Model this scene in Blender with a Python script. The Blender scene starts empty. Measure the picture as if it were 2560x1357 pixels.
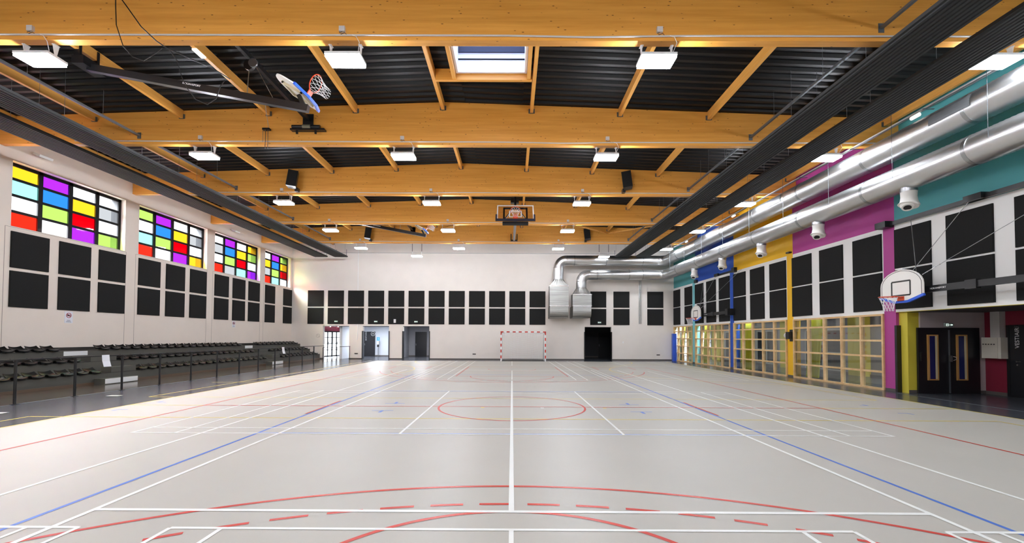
import bpy, math, random
from mathutils import Matrix, Vector
random.seed(7)
S = bpy.context.scene
C = S.collection
PI = math.pi

# ------------------------------------------------------------------ camera
F_PX, CX, CY = 1080.36, 1276.93, 814.28
PITCH, YAW, ROLL, EYE = 0.0258, -0.0032, 0.0044, 1.72
fw = Vector((math.sin(YAW)*math.cos(PITCH), math.cos(YAW)*math.cos(PITCH), math.sin(PITCH)))
rt = Vector((math.cos(YAW), -math.sin(YAW), 0)); up = rt.cross(fw)
rt2 = math.cos(ROLL)*rt + math.sin(ROLL)*up; up2 = -math.sin(ROLL)*rt + math.cos(ROLL)*up
cam = bpy.data.cameras.new('camera'); cam_o = bpy.data.objects.new('camera', cam); C.objects.link(cam_o)
M = Matrix((rt2, up2, -fw)).transposed().to_4x4(); M.translation = (0, 0, EYE)
cam_o.matrix_world = M
cam.sensor_fit = 'HORIZONTAL'; cam.sensor_width = 36; cam.lens = F_PX*36/2560
cam.shift_x = (1280-CX)/2560; cam.shift_y = (CY-678.5)/2560
cam.clip_start = .05; cam.clip_end = 400
S.camera = cam_o

# ------------------------------------------------------------------ light and exposure
S.view_settings.view_transform = 'Standard'; S.view_settings.look = 'None'
S.view_settings.gamma = 1; S.view_settings.use_curve_mapping = False
S.view_settings.exposure = 0.46
LAMP_POWER = 50.0
LAMP_SIDE = 285.0
SKY_LOW, SKY_HIGH = 2.4, 105.0
w = bpy.data.worlds.new('overcast_sky'); S.world = w; w.use_nodes = True
nt = w.node_tree; bg = nt.nodes['Background']
tc = nt.nodes.new('ShaderNodeTexCoord'); sp = nt.nodes.new('ShaderNodeSeparateXYZ'); mr = nt.nodes.new('ShaderNodeMapRange')
mr.interpolation_type = 'SMOOTHSTEP'; mr.inputs[1].default_value = .26; mr.inputs[2].default_value = .62; mr.inputs[3].default_value = SKY_LOW; mr.inputs[4].default_value = SKY_HIGH
nt.links.new(tc.outputs['Generated'], sp.inputs[0]); nt.links.new(sp.outputs[2], mr.inputs[0]); nt.links.new(mr.outputs[0], bg.inputs[1])
bg.inputs[0].default_value = (.9, .95, 1, 1)

# ------------------------------------------------------------------ materials
def lin(c):
    return tuple(((x/255)/12.92 if x/255 <= .04045 else ((x/255+.055)/1.055)**2.4) for x in c) + (1,)
MAT = {}
def mat(name, rgb, rough=.6, metal=0, spec=.5, var=0, vscale=3, vstretch=(1, 1, 1), bump=0, bscale=80, emit=0, coat=0):
    if name in MAT: return MAT[name]
    m = bpy.data.materials.new(name); m.use_nodes = True; n = m.node_tree; b = n.nodes['Principled BSDF']
    col = lin(rgb); b.inputs['Base Color'].default_value = col
    b.inputs['Roughness'].default_value = rough; b.inputs['Metallic'].default_value = metal
    b.inputs['Specular IOR Level'].default_value = spec
    if coat: b.inputs['Coat Weight'].default_value = coat; b.inputs['Coat Roughness'].default_value = .12
    if emit: b.inputs['Emission Color'].default_value = col; b.inputs['Emission Strength'].default_value = emit
    if var or bump:
        t = n.nodes.new('ShaderNodeTexCoord'); mp = n.nodes.new('ShaderNodeMapping'); mp.inputs['Scale'].default_value = vstretch
        n.links.new(t.outputs['Object'], mp.inputs[0])
    if var:
        no = n.nodes.new('ShaderNodeTexNoise'); no.inputs['Scale'].default_value = vscale; no.inputs['Detail'].default_value = 5
        n.links.new(mp.outputs[0], no.inputs['Vector'])
        r = n.nodes.new('ShaderNodeValToRGB'); n.links.new(no.outputs[0], r.inputs[0])
        r.color_ramp.elements[0].position = .3; r.color_ramp.elements[1].position = .7
        r.color_ramp.elements[0].color = tuple(x*(1-var) for x in col[:3])+(1,); r.color_ramp.elements[1].color = tuple(min(1, x*(1+var)) for x in col[:3])+(1,)
        n.links.new(r.outputs[0], b.inputs['Base Color'])
    if bump:
        nb = n.nodes.new('ShaderNodeTexNoise'); nb.inputs['Scale'].default_value = bscale
        n.links.new(mp.outputs[0], nb.inputs['Vector'])
        bu = n.nodes.new('ShaderNodeBump'); bu.inputs['Strength'].default_value = bump; bu.inputs['Distance'].default_value = .01
        n.links.new(nb.outputs[0], bu.inputs['Height']); n.links.new(bu.outputs[0], b.inputs['Normal'])
    MAT[name] = m; return m

def wood(name, light, dark, knot=.05, kscale=2.6, stretch=(.25, 6, 6), rough=.45):
    if name in MAT: return MAT[name]
    m = bpy.data.materials.new(name); m.use_nodes = True; n = m.node_tree; b = n.nodes['Principled BSDF']
    b.inputs['Roughness'].default_value = rough
    t = n.nodes.new('ShaderNodeTexCoord'); mp = n.nodes.new('ShaderNodeMapping'); mp.inputs['Scale'].default_value = stretch
    n.links.new(t.outputs['Object'], mp.inputs[0])
    no = n.nodes.new('ShaderNodeTexNoise'); no.inputs['Scale'].default_value = 1.6; no.inputs['Detail'].default_value = 8; no.inputs['Roughness'].default_value = .65
    n.links.new(mp.outputs[0], no.inputs['Vector'])
    r = n.nodes.new('ShaderNodeValToRGB'); r.color_ramp.elements[0].position = .32; r.color_ramp.elements[1].position = .66
    r.color_ramp.elements[0].color = lin(dark); r.color_ramp.elements[1].color = lin(light)
    n.links.new(no.outputs[0], r.inputs[0]); out = r.outputs[0]
    if knot:
        mp2 = n.nodes.new('ShaderNodeMapping'); mp2.inputs['Scale'].default_value = tuple(s**.35 for s in stretch)
        n.links.new(t.outputs['Object'], mp2.inputs[0])
        v = n.nodes.new('ShaderNodeTexVoronoi'); v.inputs['Scale'].default_value = kscale; n.links.new(mp2.outputs[0], v.inputs['Vector'])
        r2 = n.nodes.new('ShaderNodeValToRGB'); r2.color_ramp.elements[0].position = knot; r2.color_ramp.elements[0].color = (1, 1, 1, 1)
        r2.color_ramp.elements[1].position = knot*1.9; r2.color_ramp.elements[1].color = (0, 0, 0, 1)
        n.links.new(v.outputs['Distance'], r2.inputs[0])
        mx = n.nodes.new('ShaderNodeMixRGB'); mx.inputs[2].default_value = lin((104, 56, 20)); n.links.new(r2.outputs[0], mx.inputs[0]); n.links.new(out, mx.inputs[1]); out = mx.outputs[0]
    n.links.new(out, b.inputs['Base Color']); MAT[name] = m; return m

def glass(name, rgb, refl=.06):
    if name in MAT: return MAT[name]
    m = bpy.data.materials.new(name); m.use_nodes = True; n = m.node_tree
    for x in list(n.nodes): n.nodes.remove(x)
    o = n.nodes.new('ShaderNodeOutputMaterial'); tr = n.nodes.new('ShaderNodeBsdfTransparent'); g = n.nodes.new('ShaderNodeBsdfGlossy'); mx = n.nodes.new('ShaderNodeMixShader')
    tr.inputs[0].default_value = lin(rgb); g.inputs['Roughness'].default_value = .03; mx.inputs[0].default_value = refl
    n.links.new(tr.outputs[0], mx.inputs[1]); n.links.new(g.outputs[0], mx.inputs[2]); n.links.new(mx.outputs[0], o.inputs[0])
    MAT[name] = m; return m

plaster = mat('wall_plaster', (238, 225, 214), .75, var=.02, vscale=1.2, bump=.15, bscale=60)
plaster_b = mat('wall_plaster_back', (232, 224, 217), .75, var=.02, vscale=1.5, bump=.1, bscale=70)
white_w = mat('white_wall_paint', (244, 243, 241), .7)
teal = mat('teal_paint', (84, 164, 168), .6); magenta = mat('magenta_paint', (178, 66, 144), .6)
yellow = mat('yellow_paint', (245, 190, 30), .6); blue = mat('blue_paint', (36, 84, 186), .6)
aqua = mat('aqua_paint', (130, 204, 212), .6); burg = mat('burgundy_paint', (125, 22, 48), .6)
lime = mat('lime_paint', (212, 196, 66), .6); grey_w = mat('grey_wall_paint', (178, 168, 170), .7)
cool_w = mat('cool_white_paint', (200, 204, 210), .7)
panel_m = mat('acoustic_fabric', (32, 32, 32), .85, spec=.25, var=.12, vscale=60, bump=.3, bscale=220)
black_m = mat('black_satin_metal', (24, 24, 26), .35, spec=.5)
black_f = mat('black_window_metal', (12, 12, 14), .6, spec=.2)
blk_door = mat('black_door_laminate', (26, 26, 30), .35)
steel = mat('galvanised_steel', (175, 178, 180), .28, metal=1, var=.1, vscale=4)
steel_d = mat('dull_galvanised_steel', (120, 125, 130), .45, metal=.8)
duct_m = mat('spiral_duct_steel', (214, 215, 215), .33, metal=1, var=.05, vscale=1.5)
white_p = mat('white_plastic', (235, 235, 235), .4)
nozzle_m = mat('white_nozzle', (225, 222, 216), .45)
wood_beam = wood('glulam_wood', (236, 170, 78), (216, 148, 58), knot=.06, kscale=6)
wood_joist = wood('joist_wood', (238, 178, 90), (218, 152, 66), knot=.03, kscale=1.2, stretch=(6, .3, 6))
wood_lat = wood('pine_lattice', (232, 200, 150), (214, 172, 118), knot=0, stretch=(3, 3, 3))
deck_m = mat('black_roof_deck', (16, 16, 17), .5, spec=.25)
rad_m = mat('charcoal_radiant_panel', (60, 61, 62), .65, spec=.2)
floor_l = mat('light_sports_floor', (193, 188, 179), .40, spec=.3, var=.02, vscale=.8)
floor_d = mat('dark_sports_floor', (74, 77, 84), .22, spec=.5, var=.05, vscale=1.5)
tile_m = mat('brown_grey_tile', (84, 76, 68), .16, spec=.5, var=.06, vscale=1)
base_m = mat('grey_skirting', (92, 86, 82), .5)
stand_m = mat('stand_concrete_paint', (84, 82, 76), .65, var=.04, vscale=3)
stand_d = mat('dark_stand_edge', (46, 42, 38), .6)
seat_m = mat('black_seat_plastic', (14, 15, 16), .34, spec=.35)
brown_m = mat('brown_skirting', (98, 78, 62), .5)
line_w = mat('white_line', (250, 250, 246), .35, spec=.4); line_r = mat('red_line', (212, 54, 36), .35)
line_b = mat('blue_line', (76, 122, 212), .35); line_y = mat('yellow_line', (238, 208, 56), .35)
red_m = mat('red_paint', (196, 52, 36), .4); board_m = mat('backboard_white', (240, 236, 230), .35)
cream_m = mat('backboard_cream', (226, 214, 180), .5); pad_b = mat('blue_pad', (48, 98, 220), .5); pad_k = mat('dark_pad', (44, 44, 58), .5)
orange_m = mat('orange_rim', (214, 74, 36), .35); net_m = mat('white_net_cord', (238, 238, 238), .6)
gnet_m = mat('goal_net_cord', (250, 250, 250), .7); mat_b = mat('blue_mat_vinyl', (30, 82, 200), .4)
lampw = mat('lamp_housing', (236, 236, 236), .4)
led = mat('lamp_diffuser', (240, 247, 255), .5, emit=LAMP_POWER)
led_s = mat('lamp_diffuser_edge', (240, 246, 255), .5, emit=LAMP_SIDE)
ground_m = mat('outside_paving', (62, 62, 61), .8)
cladding = mat('outside_reveal', (58, 60, 64), .7)
grille_m = mat('dark_grille', (96, 98, 100), .5, metal=.5)
boxw = mat('cabinet_enamel', (205, 200, 188), .5)
paper_m = mat('white_paper', (235, 235, 242), .7)
dim_led = mat('dim_lamp_diffuser', (240, 246, 255), .5, emit=14)
clear_g = glass('clear_glass', (230, 234, 234), .11)
board_g = glass('backboard_glass', (246, 240, 238), .05)
dark_blue = mat('blue_room_behind_glass', (30, 38, 90), .2)
sheet = mat('brushed_sheet_steel', (158, 158, 155), .38, metal=1, var=.18, vscale=2, vstretch=(.3, .3, 7))
silver = mat('silver_metal', (200, 200, 200), .25, metal=1)

# ------------------------------------------------------------------ mesh helpers
class MB:
    def __init__(s): s.v = []; s.f = []; s.m = []
    def add(s, vs, fs, m=0):
        o = len(s.v); s.v += [tuple(p) for p in vs]
        for f in fs: s.f.append(tuple(i+o for i in f)); s.m.append(m)
        return s
    def box(s, x0, x1, y0, y1, z0, z1, m=0):
        return s.add([(x0, y0, z0), (x1, y0, z0), (x1, y1, z0), (x0, y1, z0), (x0, y0, z1), (x1, y0, z1), (x1, y1, z1), (x0, y1, z1)],
            [(0, 3, 2, 1), (4, 5, 6, 7), (0, 1, 5, 4), (1, 2, 6, 5), (2, 3, 7, 6), (3, 0, 4, 7)], m)
    def bar(s, a, b, w, h, m=0, upv=(0, 0, 1)):
        a = Vector(a); b = Vector(b); d = (b-a).normalized(); u = Vector(upv)
        if abs(d.dot(u)) > .99: u = Vector((0, 1, 0))
        x = d.cross(u).normalized(); z = x.cross(d).normalized()
        vs = []
        for p in (a, b):
            for i, j in ((-1, -1), (1, -1), (1, 1), (-1, 1)): vs.append(p + x*i*w/2 + z*j*h/2)
        return s.add(vs, [(0, 1, 2, 3), (7, 6, 5, 4), (0, 4, 5, 1), (1, 5, 6, 2), (2, 6, 7, 3), (3, 7, 4, 0)], m)
    def sweep(s, path, rad, n=8, m=0, closed=False, cap=True):
        P = [Vector(p) for p in path]; k = len(P); R = rad if isinstance(rad, (list, tuple)) else [rad]*k
        T = []
        for i in range(k):
            a = P[i-1] if (i > 0 or closed) else P[i]; b = P[(i+1) % k] if (i < k-1 or closed) else P[i]
            t = (b-a); T.append(t.normalized() if t.length > 1e-9 else Vector((0, 0, 1)))
        u = Vector((0, 0, 1)) if abs(T[0].z) < .9 else Vector((1, 0, 0))
        u = (u - T[0]*u.dot(T[0])).normalized(); vs = []
        for i in range(k):
            u = (u - T[i]*u.dot(T[i])).normalized(); w_ = T[i].cross(u)
            for j in range(n):
                a = 2*PI*j/n; vs.append(P[i] + (u*math.cos(a) + w_*math.sin(a))*R[i])
        fs = []
        for i in range(k if closed else k-1):
            for j in range(n):
                a = i*n+j; b = i*n+(j+1) % n; i2 = (i+1) % k
                fs.append((a, b, i2*n+(j+1) % n, i2*n+j))
        if cap and not closed: fs.append(tuple(range(n-1, -1, -1))); fs.append(tuple(range((k-1)*n, k*n)))
        return s.add(vs, fs, m)
    def cyl(s, a, b, r, n=12, m=0, r2=None): return s.sweep([a, b], [r, r if r2 is None else r2], n, m)
    def prism(s, poly, a0, a1, axis=0, m=0):
        # poly in the two other axes (in order), extruded along axis
        def p3(q, a):
            return {0: (a, q[0], q[1]), 1: (q[0], a, q[1]), 2: (q[0], q[1], a)}[axis]
        k = len(poly); vs = [p3(q, a0) for q in poly] + [p3(q, a1) for q in poly]
        fs = [tuple(range(k)), tuple(range(2*k-1, k-1, -1))] + [(i, i+k, (i+1) % k+k, (i+1) % k) for i in range(k)]
        return s.add(vs, fs, m)
    def xf(s, Mx): s.v = [tuple(Mx @ Vector(p)) for p in s.v]; return s
    def build(s, name, mats, parent=None, smooth=False, kind=None):
        if not isinstance(mats, (list, tuple)): mats = [mats]
        if parent is not None:
            off = Vector((0, 0, 0)); p = parent
            while p is not None: off += p.location; p = p.parent
        else:
            xs = [v[0] for v in s.v]; ys = [v[1] for v in s.v]; zs = [v[2] for v in s.v]
            off = Vector(((min(xs)+max(xs))/2, (min(ys)+max(ys))/2, min(zs)))
        me = bpy.data.meshes.new(name); me.from_pydata([tuple(Vector(v)-off) for v in s.v], [], s.f)
        for m in mats: me.materials.append(m)
        for p, mi in zip(me.polygons, s.m): p.material_index = mi; p.use_smooth = smooth
        import bmesh
        b = bmesh.new(); b.from_mesh(me); bmesh.ops.recalc_face_normals(b, faces=b.faces); b.to_mesh(me); b.free()
        if smooth:
            try: me.set_sharp_from_angle(angle=math.radians(40))
            except Exception: pass
        o = bpy.data.objects.new(name, me); C.objects.link(o)
        if parent is not None: o.parent = parent
        else: o.location = off
        if kind: o['kind'] = kind
        return o
def tag(o, label, cat, group=None):
    o['label'] = label; o['category'] = cat
    if group: o['group'] = group
    return o
def thing(name, label, cat, loc, group=None):
    o = bpy.data.objects.new(name, None); C.objects.link(o); o.location = loc; o.empty_display_size = .2
    return tag(o, label, cat, group)
def struct(name, mb, mats, parent=None): return mb.build(name, mats, parent, kind='structure')
def dup(o, parent=None):
    c = o.copy(); C.objects.link(c); c.parent = parent
    for ch in list(o.children): dup(ch, c)
    return c
SK = .014; PV = Vector((12.45, 14.4, 0))
def skew(o):
    o.location = PV + Matrix.Rotation(SK, 3, 'Z') @ (o.location-PV); o.rotation_euler.z += SK
    return o
def RX(y): return 12.45 - SK*(y-14.4)
def P(px, py, y): return (((px-1280)*y/1080), y, 1.72+(842-py)*y/1080)
def text(body, size, Mx, m, parent, name='lettering', align='CENTER', ext=.002):
    cu = bpy.data.curves.new('t', 'FONT'); cu.body = body; cu.size = size; cu.align_x = align; cu.extrude = ext
    t = bpy.data.objects.new('t', cu); me = bpy.data.meshes.new_from_object(t); bpy.data.objects.remove(t)
    off = Vector((0, 0, 0)); p = parent
    while p is not None: off += p.location; p = p.parent
    me.transform(Matrix.Translation(-off) @ Mx); me.materials.clear(); me.materials.append(m)
    o = bpy.data.objects.new(name, me); C.objects.link(o); o.parent = parent; return o
def basis(o, x, y):
    x = Vector(x).normalized(); y = Vector(y).normalized(); z = x.cross(y)
    m = Matrix((x, y, z)).transposed().to_4x4(); m.translation = o; return m
ORD = ['first', 'second', 'third', 'fourth', 'fifth', 'sixth', 'seventh', 'eighth', 'ninth', 'tenth', 'eleventh', 'twelfth', 'thirteenth', 'fourteenth',
       'fifteenth', 'sixteenth', 'seventeenth', 'eighteenth', 'nineteenth', 'twentieth', 'twenty-first', 'twenty-second']

# ------------------------------------------------------------------ dimensions
XL, YB, YF = -16.7, 32.6, -11.2
BEAM_Y = [8.98, 13.92, 18.86, 23.78, 28.62]
BEAM_BACK = [4.04, -0.9, -5.84]
RIDGE = -2.2
def ztop(x): return 9.33 - .0355*abs(x-RIDGE)
BZ = 7.92
NEAR = ['nearest the camera', 'second from the camera', 'third from the camera', 'fourth from the camera', 'farthest, next to the end wall']

# ------------------------------------------------------------------ floors
b = MB().box(-9.45, 10.98, YF, 30.7, -.05, 0)
floor = struct('floor', b, floor_l)
b = MB().box(-12.3, -9.45, YF, YB, -.05, 0).box(-9.45, 12.9, 30.7, YB, -.05, 0).box(10.98, 12.9, YF, 30.7, -.05, 0)
struct('floor', b, floor_d)
b = MB().box(-16.9, -12.3, YF, YB, -.05, 0)
struct('floor', b, tile_m)
b = MB().box(12.9, 16.6, YF, 43, -.05, -.001).box(-17.2, 9.6, YB, 38.2, -.05, 0)
struct('floor', b, floor_d)
struct('floor', MB().box(-90, 90, -60, 120, -.3, -.25), ground_m)
struct('trim_1', MB().box(-12.32, -12.28, 0, YB, 0, .004), steel_d)
struct('trim_2', MB().box(12.14, 12.2, 2, 13.7, 0, .004), steel_d)

# court lines, each colour its own layer
LAYER = [0]
def strip(mb, x0, y0, x1, y1, w_, z):
    LAYER[0] += 1; z += (LAYER[0] % 30)*.00003
    d = Vector((x1-x0, y1-y0)); d.normalize(); n = Vector((-d.y, d.x))*w_/2
    mb.add([(x0-n.x, y0-n.y, z), (x1-n.x, y1-n.y, z), (x1+n.x, y1+n.y, z), (x0+n.x, y0+n.y, z)], [(0, 1, 2, 3)])
def arc(mb, cx, cy, r, a0, a1, w_, z, n=96, dash=None):
    LAYER[0] += 1; z += (LAYER[0] % 30)*.00003
    pts = [math.radians(a0+(a1-a0)*i/n) for i in range(n+1)]
    for i in range(n):
        if dash:
            s_ = r*abs(pts[i]-pts[0])
            if (s_+dash[2]) % (dash[0]+dash[1]) > dash[0]: continue
        a, c = pts[i], pts[i+1]; q = []
        for t, rr in ((a, r-w_/2), (a, r+w_/2), (c, r+w_/2), (c, r-w_/2)): q.append((cx+rr*math.cos(t), cy+rr*math.sin(t), z))
        mb.add(q, [(0, 1, 2, 3)])
CY0 = 10.7
W_, R_, B_, Y_ = MB(), MB(), MB(), MB(); D_ = MB()
z1, z2, z3, z4 = .0012, .0022, .0032, .0042
# basketball, red
for sx in (-1, 1): strip(R_, 7.6*sx, -3.3, 7.6*sx, 24.7, .05, z2)
strip(R_, -7.6, 24.7, 7.6, 24.7, .05, z2); strip(R_, -7.6, CY0, 7.6, CY0, .05, z2)
arc(R_, 0, CY0, 1.78, 0, 360, .05, z2, 120)
for s_ in (1, -1):
    by = CY0 + s_*14; hy = by - s_*1.575; a0, a1 = (180+14, 360-14) if s_ > 0 else (14, 166)
    arc(R_, 0, hy, 6.75, a0, a1, .05, z2); arc(R_, 0, hy, 6.22, a0, a1, .05, z2, 300, dash=(.32, .17, .1))
    for sx in (-1, 1):
        strip(R_, 6.6*sx, by, 6.6*sx, hy, .05, z2); strip(R_, 2.45*sx, by, 2.45*sx, by-s_*5.8, .05, z2)
    strip(R_, -2.45, by-s_*5.8, 2.45, by-s_*5.8, .05, z2)
    arc(R_, 0, by-s_*5.8, 1.8, 180 if s_ > 0 else 0, 360 if s_ > 0 else 180, .05, z2); arc(R_, 0, hy, 1.25, 180 if s_ > 0 else 0, 360 if s_ > 0 else 180, .05, z2)
for sx in (-1, 1): strip(R_, 4.62*sx, 23, 4.62*sx, 25, .05, z2); strip(R_, 4.56*sx, 9.6, 4.56*sx, 11.55, .05, z4)
# volleyball, blue
for sx in (-1, 1):
    strip(B_, 4.5*sx, 1.7, 4.5*sx, 19.7, .05, z1)
    for yy, d in ((10.07, -1), (11.13, 1)):
        strip(B_, 3*sx-.25, yy, 3*sx+.25, yy, .04, z1); strip(B_, 3*sx, yy, 3*sx, yy+d*.25, .07, z1)
        strip(B_, 9.02*sx-.11, yy+.02*d, 9.02*sx+.11, yy+.02*d, .04, z1); strip(B_, 9.12*sx, yy, 9.12*sx, yy+d*.2, .05, z1)
for yy in (7.7, 13.7, 19.7, 1.7): strip(B_, -4.5, yy, 4.5, yy, .06, z1)
# yellow
for x in (-9.45, 10.95): strip(Y_, x, YF+.5, x, 30.7, .045, z1)
strip(Y_, -9.45, CY0, -7.6, CY0, .045, z1); strip(Y_, 7.6, CY0, 10.95, CY0, .045, z1)
for yy in (12.13, 9.12): strip(Y_, -10.17, yy, 10.17, yy, .045, z1)
for sx in (-1, 1): strip(Y_, 10.17*sx, YF+.5, 10.17*sx, 9.12, .045, z1); strip(Y_, 10.17*sx, 12.13, 10.17*sx, 27.5, .045, z1)
arc(Y_, -.72, 30.7, 6, 180, 270, .045, z1); arc(Y_, 2.28, 30.7, 6, 270, 360, .045, z1); strip(Y_, -.72, 24.7, 2.28, 24.7, .045, z1)
for sx in (-1, 1): arc(Y_, 11.1*sx, 22, 6, 90 if sx > 0 else -90, 270 if sx > 0 else 90, .045, z1)
Y_.add([(-.75, 10.51, z4), (-.67, 10.51, z4), (-.67, 10.6, z4), (-.75, 10.6, z4)], [(0, 1, 2, 3)]); Y_.add([(2.22, 10.51, z4), (2.3, 10.51, z4), (2.3, 10.6, z4), (2.22, 10.6, z4)], [(0, 1, 2, 3)])
# tennis + badminton, white
for sx in (-1, 1):
    strip(W_, 4.115*sx, -1.19, 4.115*sx, 22.6, .055, z3); strip(W_, 5.485*sx, -1.19, 5.485*sx, 22.6, .055, z3)
for yy in (4.3, 17.1): strip(W_, -4.115, yy, 4.115, yy, .055, z3)
strip(W_, -5.485, 22.6, 5.485, 22.6, .055, z3); strip(W_, 0, 4.3, 0, 17.1, .055, z3)
for sy in (-1, 1):
    strip(W_, -6.72, CY0+sy*3.03, 6.72, CY0+sy*3.03, .04, z3); strip(W_, -6.72, CY0+sy*2.59, 6.72, CY0+sy*2.59, .04, z3)
for sx in (-1, 1):
    for xx in (6.72, 5.96, 1.98): strip(W_, xx*sx, CY0-3.05, xx*sx, CY0+3.05, .045, z3)
    strip(W_, 1.98*sx, CY0+.06, 6.72*sx, CY0+.06, .04, z3)
def badm(cx, y0, y1, full=True):
    for o in (3.05, 2.59, -3.05, -2.59): strip(W_, cx+o, y0, cx+o, y1, .042, z3)
    for yy in (y0, y0+.76, y0+4.72, y1-4.72, y1-.76, y1): strip(W_, cx-3.05, yy, cx+3.05, yy, .042, z3)
    strip(W_, cx, y0, cx, y0+4.72, .042, z3); strip(W_, cx, y1-4.72, cx, y1, .042, z3)
for cx in (-6.92, 0, 6.92): badm(cx, 17.42, 30.66); badm(cx, -9.5, 3.9)
for x, y in ((-11.3, 12.3), (-11.3, 9.5)): W_.add([(x-.17, y-.09, z4), (x+.17, y-.09, z4), (x+.17, y+.09, z4), (x-.17, y+.09, z4)], [(0, 1, 2, 3)])
W_.add([(.7, 10.5, z4), (.78, 10.5, z4), (.78, 10.6, z4), (.7, 10.6, z4)], [(0, 1, 2, 3)])
for mb, m, l in ((W_, line_w, 'white court lines'), (R_, line_r, 'red court lines'), (B_, line_b, 'blue court lines'), (Y_, line_y, 'yellow court lines')):
    o = mb.build('court_lines', m, floor); o['label'] = l

# ------------------------------------------------------------------ left wall with stained-glass windows
WIN = [(14.24, 18.47, 4), (19.15, 23.47, 4), (24.08, 28.44, 4), (29.02, 32.33, 3)]
WIN_BACK = [(9.3, 13.53, 4), (4.36, 8.6, 4), (-.58, 3.65, 4), (-5.52, -1.3, 4), (-10.4, -6.2, 4)]
T_IN, T_OUT = .2, .42
xo = XL-T_IN-T_OUT
b = MB().box(xo, XL, YF-.3, YB+.3, -.05, 5.35).box(xo, XL, YF-.3, YB+.3, 7.55, 9.75)
edges = sorted([(a, c) for a, c, _ in WIN+WIN_BACK]); last = YF-.3
for a, c in edges: b.box(xo, XL, last, a, 5.35, 7.55); last = c
b.box(xo, XL, last, YB+.3, 5.35, 7.55)
struct('wall_left', b, plaster)
PC = {'y': (200, 148, 25), 'c': (122, 192, 182), 'w': (235, 235, 235), 'r': (190, 30, 15), 'p': (126, 28, 184), 'b': (32, 96, 180), 'g': (132, 168, 70), 'd': (160, 0, 6), 'k': (134, 134, 134)}
PM = {k: glass('pane_'+k, v, .01) for k, v in PC.items()}
GRID = [['ycwr', 'pbgw', 'wydp', 'wkwg'], ['gwcr', 'pbgw', 'wydp', 'wkwy'], ['wkwr', 'pbgk', 'wydc', 'ygwp'], ['wykr', 'pbgc', 'gydw']]
def stained(idx, a, c, n, cols):
    z0, zt = 5.35, 7.55; xg = XL-T_IN; fr = MB(); fr.box(xg-.05, xg, a, c, zt-.12, zt).box(xg-.05, xg, a, c, z0, z0+.05)
    fr.box(xg-.05, xg, a, a+.05, z0, zt).box(xg-.05, xg, c-.12, c, z0, zt)
    cw = (c-a)/n; rh = (zt-z0)/4
    for i in range(1, n): fr.box(xg-.05, xg, a+cw*i-.075, a+cw*i+.075, z0, zt)
    for j in range(1, 4): fr.box(xg-.045, xg-.005, a, c, z0+rh*j-.045, z0+rh*j+.045)
    o = struct('window_%d' % idx, fr, black_f)
    pb = MB(); keys = 'ycwrpbgdk'
    for i in range(n):
        for j in range(4):
            pb.add([(xg-.03, a+cw*i, zt-rh*j), (xg-.03, a+cw*(i+1), zt-rh*j), (xg-.03, a+cw*(i+1), zt-rh*(j+1)), (xg-.03, a+cw*i, zt-rh*(j+1))], [(0, 1, 2, 3)], keys.index(cols[i][j]))
    p = pb.build('panes', [PM[k] for k in keys], o); p['label'] = 'coloured glass panes'
    rv = MB().box(xo, XL-T_IN-.06, c-.012, c+.002, z0, zt).box(xo, XL-T_IN-.06, a-.002, a+.012, z0, zt)
    rv.build('outer_reveal', cladding, o)
    return o
for i, (a, c, n) in enumerate(WIN): stained(i+1, a, c, n, GRID[i])
for i, (a, c, n) in enumerate(WIN_BACK): stained(i+5, a, c, n, ['wkwg', 'ycwr', 'pbgw', 'wydp'])
jn = MB()
for c in (14.08, 18.54, 19.02, 23.5, 23.95, 28.5, 28.9): jn.box(XL, XL+.002, c-.007, c+.007, 1.2, 5.32)
for c0, c1 in ((14.08, 18.54), (19.02, 23.5), (23.95, 28.5)): jn.box(XL, XL+.002, c0, c1, 5.312, 5.322)
struct('trim_3', jn, mat('joint_line', (150, 138, 128), .8))  # thin darker strips along the wall joints

# ------------------------------------------------------------------ end wall with openings
OPN = [(-14.29, -12.31), (-11.27, -9.30), (-8.23, -6.25), (5.47, 7.47)]
b = MB(); xs = [-16.9] + [v for o in OPN for v in o] + [12.9]
for i in range(0, len(xs), 2): b.box(xs[i], xs[i+1], YB, YB+.3, -.05, 2.5)
b.box(-16.9, 12.9, YB, YB+.3, 2.5, 9.75)
struct('wall_back', b, plaster_b)
b = MB().box(-17.4, 17, YF-.3, YF, -.05, 9.75); struct('wall_front', b, plaster_b)
sk = MB()
for i in range(0, len(xs), 2): sk.box(max(xs[i], XL), min(xs[i+1], 12.15), YB-.015, YB, 0, .09)
struct('baseboard_back', sk, base_m)
# rooms behind the end wall
def room(name, x0, x1, y1, m, ceil_m, z=2.62):
    b = MB().box(x0-.1, x0, YB+.3, y1, 0, z).box(x1, x1+.1, YB+.3, y1, 0, z).box(x0-.1, x1+.1, y1, y1+.1, 0, z)
    struct(name, b, m); struct('ceiling', MB().box(x0-.1, x1+.1, YB+.3, y1+.1, z, z+.1), ceil_m)
    struct('baseboard_room', MB().box(x0, x1, y1-.015, y1, 0, .1), base_m)
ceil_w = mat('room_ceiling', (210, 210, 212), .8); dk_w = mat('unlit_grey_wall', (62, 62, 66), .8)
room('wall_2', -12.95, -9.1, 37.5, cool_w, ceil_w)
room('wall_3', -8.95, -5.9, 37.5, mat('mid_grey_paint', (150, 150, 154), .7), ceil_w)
room('wall_4', 5.2, 9.3, 37.5, dk_w, dk_w)
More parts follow.
